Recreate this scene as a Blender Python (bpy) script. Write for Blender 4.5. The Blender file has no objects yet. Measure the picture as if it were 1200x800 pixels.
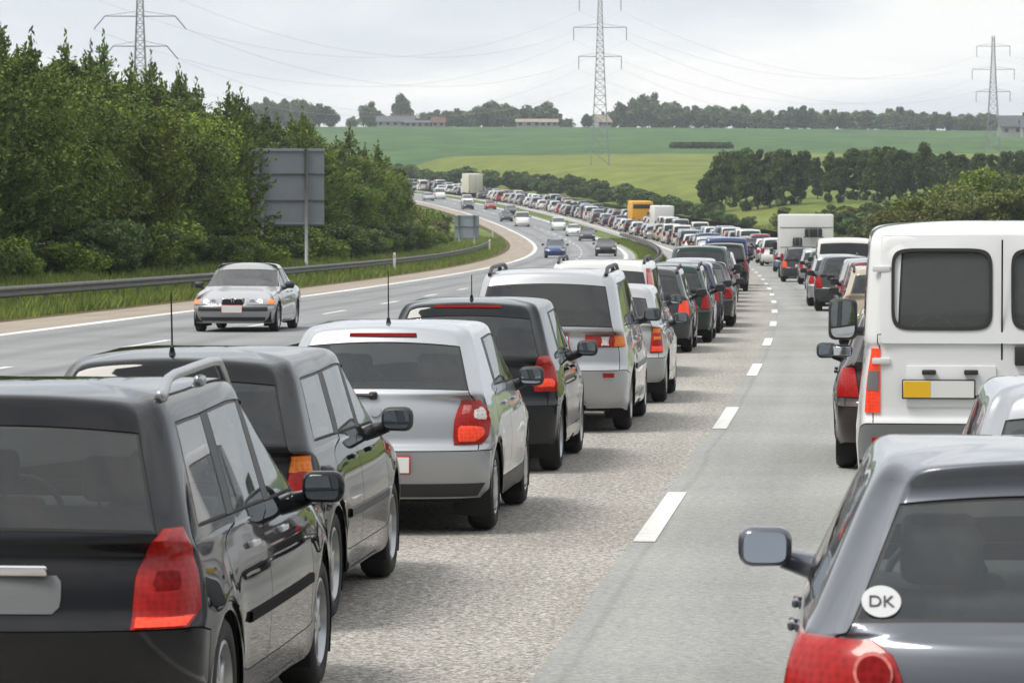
import bpy, bmesh, math, random
import numpy as np
from mathutils import Vector, Matrix
from mathutils.bvhtree import BVHTree
random.seed(7)
RNG = np.random.default_rng(11)
scene = bpy.context.scene
COL = scene.collection
PI = math.pi
# ------------------------------------------------------------------ camera
F_PX, CAM_H = 4450.0, 2.30
cam_d = bpy.data.cameras.new('camera')
cam = bpy.data.objects.new('camera', cam_d)
COL.objects.link(cam)
cam_d.sensor_width = 36.0
cam_d.lens = F_PX / 1200.0 * 36.0
cam_d.clip_start, cam_d.clip_end = 0.5, 20000.0
cam.location = (0, 0, CAM_H)
cam.rotation_euler = (PI / 2 - math.atan(140.0 / F_PX), 0, 0)
cam_d.dof.use_dof = True
cam_d.dof.focus_distance = 34.0
cam_d.dof.aperture_fstop = 13.0
scene.camera = cam
# ------------------------------------------------------------------ world and sun
SUN_EL, SUN_AZ = math.radians(60), math.radians(245)    # azimuth clockwise from +Y: behind the camera, a little left
world = bpy.data.worlds.new('World')
scene.world = world
world.use_nodes = True
wn, wl = world.node_tree.nodes, world.node_tree.links
wn.clear()
w_out = wn.new('ShaderNodeOutputWorld')
sky = wn.new('ShaderNodeTexSky')
sky.sky_type = 'NISHITA'
sky.sun_disc = False
sky.sun_elevation = SUN_EL
sky.sun_rotation = SUN_AZ
bg_sky = wn.new('ShaderNodeBackground')
bg_sky.inputs['Strength'].default_value = 0.10
wl.new(sky.outputs[0], bg_sky.inputs['Color'])
tc = wn.new('ShaderNodeTexCoord')
mp = wn.new('ShaderNodeMapping')
mp.inputs['Scale'].default_value = (5.5, 5.5, 21.0)
mp.inputs['Location'].default_value = (1.3, 0.4, 2.2)
wl.new(tc.outputs['Generated'], mp.inputs['Vector'])
nz = wn.new('ShaderNodeTexNoise')
nz.inputs['Scale'].default_value = 1.0
nz.inputs['Detail'].default_value = 7.0
nz.inputs['Roughness'].default_value = 0.52
nz.inputs['Distortion'].default_value = 0.5
wl.new(mp.outputs[0], nz.inputs['Vector'])
cr = wn.new('ShaderNodeValToRGB')
cr.color_ramp.elements[0].position = 0.42
cr.color_ramp.elements[0].color = (0.765, 0.812, 0.868, 1)
cr.color_ramp.elements[1].position = 0.57
cr.color_ramp.elements[1].color = (1.07, 1.058, 1.035, 1)
wl.new(nz.outputs['Fac'], cr.inputs['Fac'])
sep = wn.new('ShaderNodeSeparateXYZ')
wl.new(tc.outputs['Generated'], sep.inputs[0])
mr = wn.new('ShaderNodeMapRange')                        # an overcast sky is brightest overhead
mr.inputs['From Min'].default_value = 0.06
mr.inputs['From Max'].default_value = 0.9
mr.inputs['To Min'].default_value = 0.95
mr.inputs['To Max'].default_value = 1.10
wl.new(sep.outputs['Z'], mr.inputs['Value'])
bg_cl = wn.new('ShaderNodeBackground')
wl.new(cr.outputs['Color'], bg_cl.inputs['Color'])
# added dimming of the unseen sky low behind the camera, for darker car reflections
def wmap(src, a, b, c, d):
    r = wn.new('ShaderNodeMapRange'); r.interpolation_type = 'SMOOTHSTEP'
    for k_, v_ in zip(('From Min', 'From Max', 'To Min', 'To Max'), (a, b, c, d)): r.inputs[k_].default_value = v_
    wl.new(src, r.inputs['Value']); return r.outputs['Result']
dim_y = wmap(sep.outputs['Y'], -0.55, 0.15, 0.74, 0.0)
dim_z = wmap(sep.outputs['Z'], 0.30, 0.72, 1.0, 0.0)
bm_ = wn.new('ShaderNodeMath'); bm_.operation = 'MULTIPLY'; wl.new(dim_y, bm_.inputs[0]); wl.new(dim_z, bm_.inputs[1])
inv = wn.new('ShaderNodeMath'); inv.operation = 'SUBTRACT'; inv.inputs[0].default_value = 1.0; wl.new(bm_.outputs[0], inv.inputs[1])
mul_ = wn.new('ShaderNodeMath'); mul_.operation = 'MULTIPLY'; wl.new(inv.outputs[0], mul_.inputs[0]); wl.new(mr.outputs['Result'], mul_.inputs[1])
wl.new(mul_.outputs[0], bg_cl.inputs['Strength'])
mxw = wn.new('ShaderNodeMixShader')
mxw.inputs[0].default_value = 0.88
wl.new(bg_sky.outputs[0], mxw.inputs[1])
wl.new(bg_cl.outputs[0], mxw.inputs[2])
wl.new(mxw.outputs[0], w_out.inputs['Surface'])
sun_d = bpy.data.lights.new('sun', 'SUN')
sun_d.energy = 2.3
sun_d.angle = math.radians(20)
sun_d.color = (1.0, 0.95, 0.87)
sun = bpy.data.objects.new('sun', sun_d)
COL.objects.link(sun)
_sd = Vector((math.sin(SUN_AZ) * math.cos(SUN_EL), math.cos(SUN_AZ) * math.cos(SUN_EL), math.sin(SUN_EL)))
sun.rotation_euler = _sd.to_track_quat('Z', 'Y').to_euler()
scene.view_settings.view_transform = 'Standard'
scene.view_settings.look = 'None'
scene.view_settings.exposure = 0.33
scene.view_settings.gamma = 1.0
scene.view_settings.use_curve_mapping = False
scene.render.engine = 'CYCLES'
scene.cycles.use_denoising = True
scene.cycles.max_bounces = 8
scene.cycles.diffuse_bounces = 3
scene.cycles.glossy_bounces = 3
scene.cycles.transmission_bounces = 4
scene.cycles.transparent_max_bounces = 12
scene.cycles.volume_bounces = 0
scene.cycles.caustics_reflective = False
scene.cycles.caustics_refractive = False
scene.cycles.sample_clamp_indirect = 6.0

# ------------------------------------------------------------------ materials
M = {}
def nodes(m):
    return m.node_tree.nodes, m.node_tree.links
def mat(name, col=(0.5, 0.5, 0.5), rough=0.5, metal=0.0, spec=0.5, coat=0.0, bump=None, var=None, emit=None, alpha=None):
    """principled material; var=(scale, amount) mottles the colour, bump=(scale, strength)"""
    m = bpy.data.materials.new(name)
    m.use_nodes = True
    n, l = nodes(m)
    b = n['Principled BSDF']
    b.inputs['Base Color'].default_value = (*col, 1)
    b.inputs['Roughness'].default_value = rough
    b.inputs['Metallic'].default_value = metal
    b.inputs['Specular IOR Level'].default_value = spec
    b.inputs['Coat Weight'].default_value = coat
    if 'dark' in name: b.inputs['Coat IOR'].default_value = 1.36; b.inputs['Specular IOR Level'].default_value = 0.0
    b.inputs['Coat Roughness'].default_value = 0.04
    t = n.new('ShaderNodeTexCoord')
    if var:
        x = n.new('ShaderNodeTexNoise')
        x.inputs['Scale'].default_value = var[0]
        x.inputs['Detail'].default_value = 5
        l.new(t.outputs['Object'], x.inputs['Vector'])
        hsv = n.new('ShaderNodeMix'); hsv.data_type = 'RGBA'
        hsv.inputs[6].default_value = (*[max(0, c * (1 - var[1])) for c in col], 1)
        hsv.inputs[7].default_value = (*[min(1, c * (1 + var[1])) for c in col], 1)
        l.new(x.outputs['Fac'], hsv.inputs[0])
        l.new(hsv.outputs[2], b.inputs['Base Color'])
    if bump:
        x = n.new('ShaderNodeTexNoise')
        x.inputs['Scale'].default_value = bump[0]
        x.inputs['Detail'].default_value = 4
        l.new(t.outputs['Object'], x.inputs['Vector'])
        bp = n.new('ShaderNodeBump')
        bp.inputs['Strength'].default_value = bump[1]
        bp.inputs['Distance'].default_value = 0.02
        l.new(x.outputs['Fac'], bp.inputs['Height'])
        l.new(bp.outputs[0], b.inputs['Normal'])
    if emit:
        b.inputs['Emission Color'].default_value = (*emit[0], 1)
        b.inputs['Emission Strength'].default_value = emit[1]
    M[name] = m
    return m

def paint_mat(name, metal, coat=1.0):
    """car paint: the colour is the object's own colour; road film mottles it towards the sills"""
    m = bpy.data.materials.new(name); m.use_nodes = True
    n, l = nodes(m); b = n['Principled BSDF']
    oi = n.new('ShaderNodeObjectInfo')
    t = n.new('ShaderNodeTexCoord')
    x = n.new('ShaderNodeTexNoise'); x.inputs['Scale'].default_value = 2.3; x.inputs['Detail'].default_value = 6
    l.new(t.outputs['Object'], x.inputs['Vector'])
    s = n.new('ShaderNodeSeparateXYZ'); l.new(t.outputs['Object'], s.inputs[0])
    r = n.new('ShaderNodeMapRange')
    r.inputs['From Min'].default_value = 0.75; r.inputs['From Max'].default_value = 0.2
    r.inputs['To Min'].default_value = 0.0; r.inputs['To Max'].default_value = 0.30
    l.new(s.outputs['Z'], r.inputs['Value'])
    mu = n.new('ShaderNodeMath'); mu.operation = 'MULTIPLY'
    l.new(r.outputs[0], mu.inputs[0]); l.new(x.outputs['Fac'], mu.inputs[1])
    ad = n.new('ShaderNodeMath'); ad.operation = 'MULTIPLY_ADD'; ad.inputs[1].default_value = 0.018
    l.new(x.outputs['Fac'], ad.inputs[0]); l.new(mu.outputs[0], ad.inputs[2])
    mx = n.new('ShaderNodeMix'); mx.data_type = 'RGBA'
    mx.inputs[7].default_value = (0.17, 0.155, 0.135, 1)
    l.new(ad.outputs[0], mx.inputs[0]); l.new(oi.outputs['Color'], mx.inputs[6])
    l.new(mx.outputs[2], b.inputs['Base Color'])
    b.inputs['Metallic'].default_value = metal
    rr = n.new('ShaderNodeMapRange'); rr.inputs['To Min'].default_value = 0.30; rr.inputs['To Max'].default_value = 0.42
    l.new(x.outputs['Fac'], rr.inputs['Value']); l.new(rr.outputs[0], b.inputs['Roughness'])
    b.inputs['Specular IOR Level'].default_value = 0.12
    b.inputs['Coat Weight'].default_value = coat
    if 'dark' in name: b.inputs['Coat IOR'].default_value = 1.36; b.inputs['Specular IOR Level'].default_value = 0.0
    b.inputs['Coat Roughness'].default_value = 0.03
    M[name] = m
paint_mat('paint_metallic', 0.55)
paint_mat('paint_solid', 0.0)
paint_mat('paint_dark', 0.0, 1.0)

def glass_mat(name, tint, dirt=0.018):
    m = bpy.data.materials.new(name); m.use_nodes = True
    n, l = nodes(m); n.clear()
    o = n.new('ShaderNodeOutputMaterial')
    tr = n.new('ShaderNodeBsdfTransparent'); tr.inputs[0].default_value = (*tint, 1)
    gl = n.new('ShaderNodeBsdfGlossy'); gl.inputs['Roughness'].default_value = 0.02
    fr = n.new('ShaderNodeFresnel'); fr.inputs[0].default_value = 1.48
    mx = n.new('ShaderNodeMixShader')
    up = n.new('ShaderNodeMath'); up.operation = 'ADD'; up.inputs[1].default_value = 1.0; l.new(fr.outputs[0], up.inputs[0])
    dv = n.new('ShaderNodeMath'); dv.operation = 'DIVIDE'; l.new(fr.outputs[0], dv.inputs[0]); l.new(up.outputs[0], dv.inputs[1])
    db = n.new('ShaderNodeMath'); db.operation = 'MULTIPLY'; db.inputs[1].default_value = 2.0; l.new(dv.outputs[0], db.inputs[0])   # both faces of the pane
    l.new(db.outputs[0], mx.inputs[0]); l.new(tr.outputs[0], mx.inputs[1]); l.new(gl.outputs[0], mx.inputs[2])
    df = n.new('ShaderNodeBsdfDiffuse'); df.inputs[0].default_value = (0.34, 0.35, 0.34, 1)   # road film on the outside
    m2 = n.new('ShaderNodeMixShader'); m2.inputs[0].default_value = dirt
    l.new(mx.outputs[0], m2.inputs[1]); l.new(df.outputs[0], m2.inputs[2]); l.new(m2.outputs[0], o.inputs[0])
    M[name] = m
glass_mat('glass', (0.80, 0.86, 0.84), 0.03)
glass_mat('glass_dusty', (0.84, 0.88, 0.88), 0.15)
glass_mat('glass_dark', (0.50, 0.54, 0.54))
glass_mat('glass_black', (0.26, 0.28, 0.29))
glass_mat('lens_clear', (0.9, 0.9, 0.9), 0.02)
mat('rubber', (0.018, 0.018, 0.019), 0.55)
mat('gap', (0.008, 0.008, 0.008), 0.8, spec=0.1)
mat('plastic_black', (0.028, 0.028, 0.030), 0.48, bump=(160, 0.12))
mat('plastic_grey', (0.16, 0.165, 0.17), 0.5, bump=(160, 0.12))
mat('tyre', (0.022, 0.021, 0.020), 0.85, var=(9, 0.35), bump=(60, 0.2))
mat('rim_silver', (0.42, 0.43, 0.44), 0.32, 0.75, var=(14, 0.2))
mat('rim_dark', (0.035, 0.035, 0.036), 0.6)
mat('chrome', (0.75, 0.75, 0.76), 0.12, 1.0)
mat('mirror', (0.82, 0.86, 0.90), 0.015, 1.0)
mat('interior', (0.10, 0.10, 0.10), 0.85, var=(8, 0.3))
mat('seat_cloth', (0.075, 0.078, 0.085), 0.95, var=(20, 0.3), bump=(220, 0.25))
mat('underbody', (0.012, 0.012, 0.012), 0.9)
mat('sticker_white', (0.52, 0.53, 0.54), 0.4)
mat('white_plastic', (0.72, 0.73, 0.73), 0.35)
mat('plate_white', (0.78, 0.78, 0.76), 0.35)
mat('plate_yellow', (0.85, 0.50, 0.02), 0.35)
mat('plate_red', (0.55, 0.03, 0.03), 0.4)
def lens_mat(name, c, e=0.0):
    m = mat(name, c, 0.25, spec=0.2, coat=0.35)
    n, l = nodes(m); b = n['Principled BSDF']
    t = n.new('ShaderNodeTexCoord')
    w = n.new('ShaderNodeTexVoronoi'); w.inputs['Scale'].default_value = 38.0; w.inputs['Randomness'].default_value = 0.35
    l.new(t.outputs['Object'], w.inputs['Vector'])
    mx = n.new('ShaderNodeMix'); mx.data_type = 'RGBA'
    mx.inputs[6].default_value = (*[v * 0.62 for v in c], 1)
    mx.inputs[7].default_value = (*[min(1, v * 1.35) for v in c], 1)
    l.new(w.outputs['Distance'], mx.inputs[0]); l.new(mx.outputs[2], b.inputs['Base Color'])
    b.inputs['Emission Color'].default_value = (*c, 1)
    b.inputs['Emission Strength'].default_value = e
    return m
lens_mat('lens_red', (0.36, 0.012, 0.009))
lens_mat('lens_red_dark', (0.22, 0.010, 0.010))
lens_mat('lens_lit', (0.80, 0.060, 0.025), 0.28)          # brake lamp switched on
lens_mat('lens_amber', (0.80, 0.21, 0.02))
lens_mat('lens_white', (0.72, 0.68, 0.66))
lens_mat('lens_pink', (0.60, 0.18, 0.16))
mat('headlamp_on', (0.9, 0.9, 0.85), 0.2, emit=((1.0, 0.95, 0.85), 3.5))
mat('headlamp', (0.30, 0.31, 0.33), 0.12, 0.5, coat=1.0)
mat('galvanised', (0.30, 0.31, 0.32), 0.5, 0.35, var=(3, 0.25))
mat('rail_steel', (0.115, 0.112, 0.105), 0.62, 0.25, var=(1.4, 0.45))
mat('wire', (0.45, 0.46, 0.48), 0.5)
mat('lattice_steel', (0.27, 0.285, 0.31), 0.6, 0.2)

# ------------------------------------------------------------------ object helpers
def link(o, parent=None):
    COL.objects.link(o)
    if parent: o.parent = parent
    return o
def tag(o, label=None, cat=None, group=None, kind=None):
    if label: o['label'] = label
    if cat: o['category'] = cat
    if group: o['group'] = group
    if kind: o['kind'] = kind
    return o
def empty(name, loc=(0, 0, 0), rz=0.0):
    o = bpy.data.objects.new(name, None)
    o.empty_display_size = 0.3
    o.location = loc
    o.rotation_euler = (0, 0, rz)
    return link(o)
def mesh_obj(name, verts, faces, mats, parent=None, smooth=False, midx=None):
    me = bpy.data.meshes.new(name)
    me.from_pydata([tuple(v) for v in verts], [], [tuple(f) for f in faces])
    for m in (mats if isinstance(mats, (list, tuple)) else [mats]):
        me.materials.append(M[m] if isinstance(m, str) else m)
    if midx is not None: me.polygons.foreach_set('material_index', np.asarray(midx, dtype=np.int32))
    if smooth: me.polygons.foreach_set('use_smooth', np.ones(len(me.polygons), dtype=bool))
    me.update()
    return link(bpy.data.objects.new(name, me), parent)
def bm_obj(name, bm, mats, parent=None, smooth=True, sharp=40):
    me = bpy.data.meshes.new(name)
    if sharp:
        for e in bm.edges:
            if len(e.link_faces) == 2 and e.calc_face_angle(0) > math.radians(sharp): e.smooth = False
    bm.to_mesh(me); bm.free()
    for m in (mats if isinstance(mats, (list, tuple)) else [mats]):
        me.materials.append(M[m] if isinstance(m, str) else m)
    if smooth: me.polygons.foreach_set('use_smooth', np.ones(len(me.polygons), dtype=bool))
    return link(bpy.data.objects.new(name, me), parent)
def add_box(bm, size, loc, rot=(0, 0, 0), bevel=0.0, seg=2, mi=0):
    r = bmesh.ops.create_cube(bm, size=1.0)
    vs = r['verts']
    bmesh.ops.scale(bm, vec=size, verts=vs)
    fs = {f for v in vs for f in v.link_faces}
    for f in fs: f.material_index = mi
    if bevel:
        es = list({e for v in vs for e in v.link_edges})
        b = bmesh.ops.bevel(bm, geom=es, offset=bevel, segments=seg, affect='EDGES', profile=0.5)
        vs = list({v for f in b['faces'] for v in f.verts} | {v for v in vs if v.is_valid})
    from mathutils import Euler
    mtx = Matrix.Translation(loc) @ Euler(rot).to_matrix().to_4x4()
    bmesh.ops.transform(bm, matrix=mtx, verts=vs)
    return vs
def add_tube(bm, pts, rad, seg=8, mi=0, cap=True):
    """tube through pts; rad is a number or one per point"""
    P = [Vector(p) for p in pts]
    R = rad if isinstance(rad, (list, tuple)) else [rad] * len(P)
    rings = []
    for i, p in enumerate(P):
        d = (P[min(i + 1, len(P) - 1)] - P[max(i - 1, 0)]).normalized()
        up = Vector((0, 0, 1)) if abs(d.z) < 0.95 else Vector((1, 0, 0))
        a = d.cross(up).normalized(); b = d.cross(a).normalized()
        rings.append([bm.verts.new(p + (a * math.cos(2 * PI * k / seg) + b * math.sin(2 * PI * k / seg)) * R[i]) for k in range(seg)])
    for i in range(len(P) - 1):
        for k in range(seg):
            f = bm.faces.new((rings[i][k], rings[i][(k + 1) % seg], rings[i + 1][(k + 1) % seg], rings[i + 1][k])); f.material_index = mi
    if cap:
        f = bm.faces.new(rings[0]); f.material_index = mi
        f = bm.faces.new(rings[-1][::-1]); f.material_index = mi
def lerp(a, b, t): return a + (b - a) * t
def copy_tree(o, parent=None, color=None):
    c = o.copy(); COL.objects.link(c)
    if parent: c.parent = parent
    if color: c.color = color
    for ch in o.children: copy_tree(ch, c, color)
    return c

# ------------------------------------------------------------------ the motorway's line (dash line between our two lanes)
RK = np.array([0, 60, 120, 180, 240, 300, 370, 440, 520, 600, 700, 820, 1000.])
RX = np.array([-1.613, 3.843, 8.277, 11.89, 14.986, 17.311, 18.332, 17.212, 13.121, 5.76, -8.15, -31.609, -77.795])
RE = np.array([-0.02, -0.03, -0.227, -0.426, -0.527, -0.436, -0.063, 0.694, 2.323, 4.473, 7.27, 10.473, 14.958])
def spline(k, v):
    n = len(k); h = np.diff(k); A = np.zeros((n, n)); b = np.zeros(n); A[0, 0] = A[-1, -1] = 1
    for i in range(1, n - 1):
        A[i, i - 1] = h[i - 1]; A[i, i] = 2 * (h[i - 1] + h[i]); A[i, i + 1] = h[i]
        b[i] = 6 * ((v[i + 1] - v[i]) / h[i] - (v[i] - v[i - 1]) / h[i - 1])
    m = np.linalg.solve(A, b)
    s0 = (v[1] - v[0]) / h[0] - m[1] * h[0] / 6
    def ev(t):
        t = np.asarray(t, float); tc_ = np.clip(t, k[0], k[-1])
        i = np.clip(np.searchsorted(k, tc_) - 1, 0, n - 2); a = k[i + 1] - tc_; c = tc_ - k[i]; hh = h[i]
        r = m[i] * a**3 / 6 / hh + m[i + 1] * c**3 / 6 / hh + (v[i] / hh - m[i] * hh / 6) * a + (v[i + 1] / hh - m[i + 1] * hh / 6) * c
        return r + np.where(t < k[0], (t - k[0]) * s0, 0.0)
    return ev
roadX, roadE = spline(RK, RX), spline(RK, RE)
def road_pt(Y, off=0.0, dz=0.0):
    Y = np.asarray(Y, float)
    h = (roadX(Y + 0.5) - roadX(Y - 0.5)); n = 1 / np.sqrt(1 + h * h)
    return np.stack([roadX(Y) + off * n, Y - off * h * n, roadE(Y) + dz + 0 * Y], -1)
def road_dir(Y):
    h = float(roadX(Y + 0.5) - roadX(Y - 0.5))
    return math.atan2(-h, 1.0)                            # rotation about Z that turns +Y along the road
E_OUT, D_OUT, E_IN = -16.1, -11.95, -8.3                  # the other carriageway: outer edge line, dashes, inner edge line
# ------------------------------------------------------------------ cars: a cage of stacked waterlines, subdivided, then split into parts
NC = 33
RFX = [0, .30, .56, .77, .91, .985]
RGY = [0, .012, .045, .085, .125, .52]
WFX = [.975, .94, .88, .81, .73, .64, .55, .46, .37, .28, .19, .09, 0]
def sup(fx, n=2.6): return 1 - (1 - min(abs(fx), 1.0) ** n) ** (1 / n)
def lerp(a, b, t): return a + (b - a) * t
def interp_cols(kv):
    c = sorted(kv); return [float(np.interp(i, c, [kv[k] for k in c])) for i in range(NC)]

def mk(L=3.9, W=1.66, H=1.47, wr=.30, ra=.355, wb=2.46, ro=.68, belt=.95, bump=.58, nose=.74, rb=.16, rake=.34, cowl=None, ws=.78,
       hwb=.89, hwt=.735, rearD=.33, gt=.06, pC=None, pB=None, pq=None, trunk=False, tr=.05, tf=.10, flat=2.25, rwcols=4, rwz=None,
       winR=True, winS=True, quarter=True, dark='glass_dark', bumper='paint', lower=None, doors=4, seats=True, topz=.10, body_black=False,
       paint='paint_metallic', spoiler=0.0, rear_flush=.0, name='car', roofcrown=.03, ledge=.0, nosecrown=.05, sill=.20):
    cowl = cowl or L - 1.02
    pC = pC or ro + .45; pB = pB or ro + .45 + (cowl - ro - .45) * .47
    return dict(locals())

def cage(S):
    L, W, H = S['L'], S['W'] / 2, S['H']
    yr, yfw = S['ro'], S['ro'] + S['wb']
    ra, wr = S['ra'], S['wr']
    belt, bump, nose, D = S['belt'], S['bump'], S['nose'], S['rearD']
    def taper(y):
        t = (y - L / 2) / (L / 2)
        return 1 - (S['tr'] if t < 0 else S['tf']) * abs(t) ** 2.6
    rf = S['rear_flush']
    rt = .06 if S['trunk'] else .13 - rf
    body = [
        (.93, .12, .12, D, .34, (.25, S['sill'], S['sill'], .20)),
        (.985, .03, .03, D, .36, (.37, S['sill'] + .13, S['sill'] + .13, .33)),
        (1.0, .0, .0, D, .38, (bump, .60, .58, .50)),
        (1.0, .055 - rf * .3, .035, D, .40, (bump + .045, .66, .64, .57)),
        (.985, .085 - rf * .6, .10, D, .42, (lerp(bump, belt, .60), lerp(.6, belt, .58), lerp(.58, belt, .55), lerp(.5, nose, .72))),
        (.945, rt, .24, D, .45, (belt - .04 + S['ledge'], belt - .045, belt - .07, nose)),
    ]
    rows = []
    angs = [math.radians(a) for a in (205, 172, 131, 90, 49, 8, -25)]
    for k, (hw, y0, y1, Dr, Df, z4) in enumerate(body):
        P = [None] * NC
        h = W * hw
        for c in range(6):
            P[c] = [h * RFX[c] * taper(y0 + Dr), y0 + Dr * sup(RFX[c], S['flat']), z4[0]]
        for c in range(27, 33):
            fx = RFX[32 - c]
            P[c] = [h * fx * taper(L - y1 - Df), L - y1 - Df * sup(fx), z4[3]]
        zz = interp_cols({5: z4[0], 8: z4[1], 13: z4[1], 19: z4[2], 22: lerp(z4[2], z4[3], .35), 27: z4[3]})
        for w0, yw in ((7, yr), (19, yfw)):
            for i, a in enumerate(angs):
                c = w0 + i
                if k == 0: y, z = yw + ra * math.cos(a), max(z4[1], wr + ra * math.sin(a))
                elif k == 1: y, z = yw + (ra + .045) * math.cos(a), max(z4[1], wr + (ra + .045) * math.sin(a))
                else:
                    y = yw + (ra + .045) * .95 * (i - 3) / 3
                    z = max(zz[c], wr + (ra + .045) * max(0, math.sin(a)) + .025 * (k - 1))
                bulge = 1.012 if k <= 3 and 0 < i < 6 else 1.0
                P[c] = [h * taper(y) * bulge if k else W * .985 * taper(y) * bulge, y, z]
        for i in range(1, 6):
            y = lerp(P[13][1], P[19][1], i / 6); c = 13 + i
            P[c] = [h * taper(y), y, zz[c]]
        for c, a, b in ((6, 5, 7), (26, 25, 27)):
            y = lerp(P[a][1], P[b][1], .5); P[c] = [h * taper(y) * (1 if c == 6 else .995), y, lerp(P[a][2], P[b][2], .5)]
        rows.append(P)
    # greenhouse rows
    rb, rake, cw, ws = S['rb'], S['rake'], S['cowl'], S['ws']
    pq = S['pq'] if S['pq'] is not None else rb + D * .8 + .06
    pA = cw - .22
    tz = H - S['topz']
    rwz = S['rwz'] if S['rwz'] is not None else belt + .02
    def green(hw, y0, yfr, Df, z4, pil, drop=.012):
        P = [None] * NC; h = W * hw
        for c in range(6):
            P[c] = [h * RFX[c] * (1 - S['gt']), y0 + D * .8 * RGY[c], z4[0] - drop * RFX[c] ** 2]
        py = interp_cols({5: P[5][1], 8: max(pil[0], P[5][1] + .05), 10: pil[1] - .045, 11: pil[1] + .045, 15: pil[2] - .05, 16: pil[2] + .05, 19: pil[3]})
        pz = interp_cols({5: z4[0] - drop, 8: z4[1], 14: z4[4] if len(z4) > 4 else lerp(z4[1], z4[2], .5), 19: z4[2]})
        for c in range(6, 20):
            t = (py[c] - L * .45) / (L * .5)
            P[c] = [h * (1 - (S['gt'] if t < 0 else .05) * abs(t) ** 2.0), py[c], pz[c]]
        xA = P[19][0]
        for i, fx in enumerate(WFX):
            P[20 + i] = [xA * fx, yfr - Df * sup(fx, 2.2), lerp(z4[2], z4[3], min(1, (1 - fx) * 2.5)) - drop * .5 * fx * fx]
        return P
    lean = rake
    r6 = green(S['hwb'], rb, cw, .22, (rwz, belt + .015, belt - .01, belt + .0), (pq, S['pC'], S['pB'], pA))
    t6 = cw - ws
    r7 = green(S['hwt'], rb + rake, t6, .14, (tz - .02, tz - .022, tz - .012, tz, tz + .018), (pq + lean * .75, S['pC'] + lean * .32 * (S['pC'] < S['pB'] - .5), S['pB'] + .02, pA - ws * .98), .04)
    sp = S['spoiler']
    r8 = green(S['hwt'] - .05, rb + rake + .035 - sp, t6 - .07, .13, (tz + .066, tz + .048, tz + .040, tz + .040, tz + .070), (pq + lean * .78, S['pC'] + lean * .34 * (S['pC'] < S['pB'] - .5), S['pB'] + .02, pA - ws - .04), .045)
    mid = []
    for c in range(NC):
        a, b = rows[5][c], r6[c]
        d = math.hypot(a[0] - b[0], a[1] - b[1])
        m = [lerp(a[0], b[0], .5), lerp(a[1], b[1], .5), lerp(a[2], b[2], .55) + S['nosecrown'] * max(0, d - .12)]
        mid.append(m)
    rows += [mid, r6, r7, r8]
    yc = (rb + rake + t6) / 2
    for s in (.90, .62, .30):
        P = []
        for x, y, z in r8:
            yy = yc + (y - yc) * s
            u = (yy - yc) / max(.2, (t6 - rb - rake) / 2)
            zc = H - .034 * u * u * abs(u)
            P.append([x * s, yy, lerp(z, zc, {.90: .42, .62: .86, .30: .98}[s])])
        rows.append(P)
    V, Fc, T = [], [], []
    n = 2 * (NC - 1)
    for P in rows:
        for c in range(n):
            x, y, z = P[c] if c < NC else P[n - c]
            V.append((x if c < NC else -x, y, z))
    cen = len(V); V.append((0, yc, H))
    def tag_of(b, c, right):
        s = 0 if right else 1
        cc = c
        if b == 7:
            if cc < S['rwcols'] and S['winR']: return 8
            if cc >= 20: return 9
            if S['winS']:
                if 8 <= cc < 10 and S['quarter'] == True: return 10 + s
                if 11 <= cc < 15 or (S['doors'] == 2 and cc == 10): return 12 + s
                if 16 <= cc < 19: return 14 + s
                if cc == 10: return 16 + 3 * s
                if cc == 15: return 20 + s
            if S['winS'] == 'front' and 16 <= cc < 19: return 14 + s
        if 1 <= b <= 6:
            if S['doors'] == 4 and 11 <= cc < 15: return 4 + s
            if 15 <= cc < 19 or (S['doors'] == 2 and 12 <= cc < 15): return 6 + s
        if 2 <= b <= 6 and cc < 4: return 3
        if b <= 1 and cc < 7: return 1
        if b <= 2 and cc >= 26: return 2
        if b in (5, 6) and cc >= 22: return 17
        if b == 0: return 18
        return 0
    for b in range(len(rows) - 1):
        for c in range(n):
            c2 = (c + 1) % n
            Fc.append((b * n + c, b * n + c2, (b + 1) * n + c2, (b + 1) * n + c))
            right = c < NC - 1
            T.append(tag_of(b, c if right else n - 1 - c, right))
    b = len(rows) - 1
    for c in range(n):
        Fc.append((b * n + c, b * n + (c + 1) % n, cen)); T.append(0)
    cr = {}
    for c in range(n):
        cr[(2 * n + c, 2 * n + (c + 1) % n)] = .55
        cr[(3 * n + c, 3 * n + (c + 1) % n)] = .45
        cr[(5 * n + c, 5 * n + (c + 1) % n)] = .25
        cr[(7 * n + c, 7 * n + (c + 1) % n)] = .35
        cr[(8 * n + c, 8 * n + (c + 1) % n)] = .30
        cr[(9 * n + c, 9 * n + (c + 1) % n)] = .10
    for b in (6, 7, 8):
        for c in (4, n - 4): cr[(b * n + c, (b + 1) * n + c)] = 1.0
    return V, Fc, T, cr, n

PARTS = {0: ('body', None), 1: ('rear_bumper', 'bumper'), 2: ('front_bumper', 'bumper'), 3: ('tailgate', None), 4: ('door', None), 5: ('door', None),
         6: ('door', None), 7: ('door', None), 8: ('rear_window', 'glassR'), 9: ('windscreen', 'glass'), 10: ('quarter_window', 'glassS'), 11: ('quarter_window', 'glassS'),
         12: ('side_window', 'glassS'), 13: ('side_window', 'glassS'), 14: ('side_window', 'glass'), 15: ('side_window', 'glass'), 16: ('pillar_trim', 'plastic_black'),
         17: ('bonnet', None), 18: ('sill', None)}
PILLARS = (16, 19, 20, 21)
GLASS_TAGS = (8, 9, 10, 11, 12, 13, 14, 15)

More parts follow.
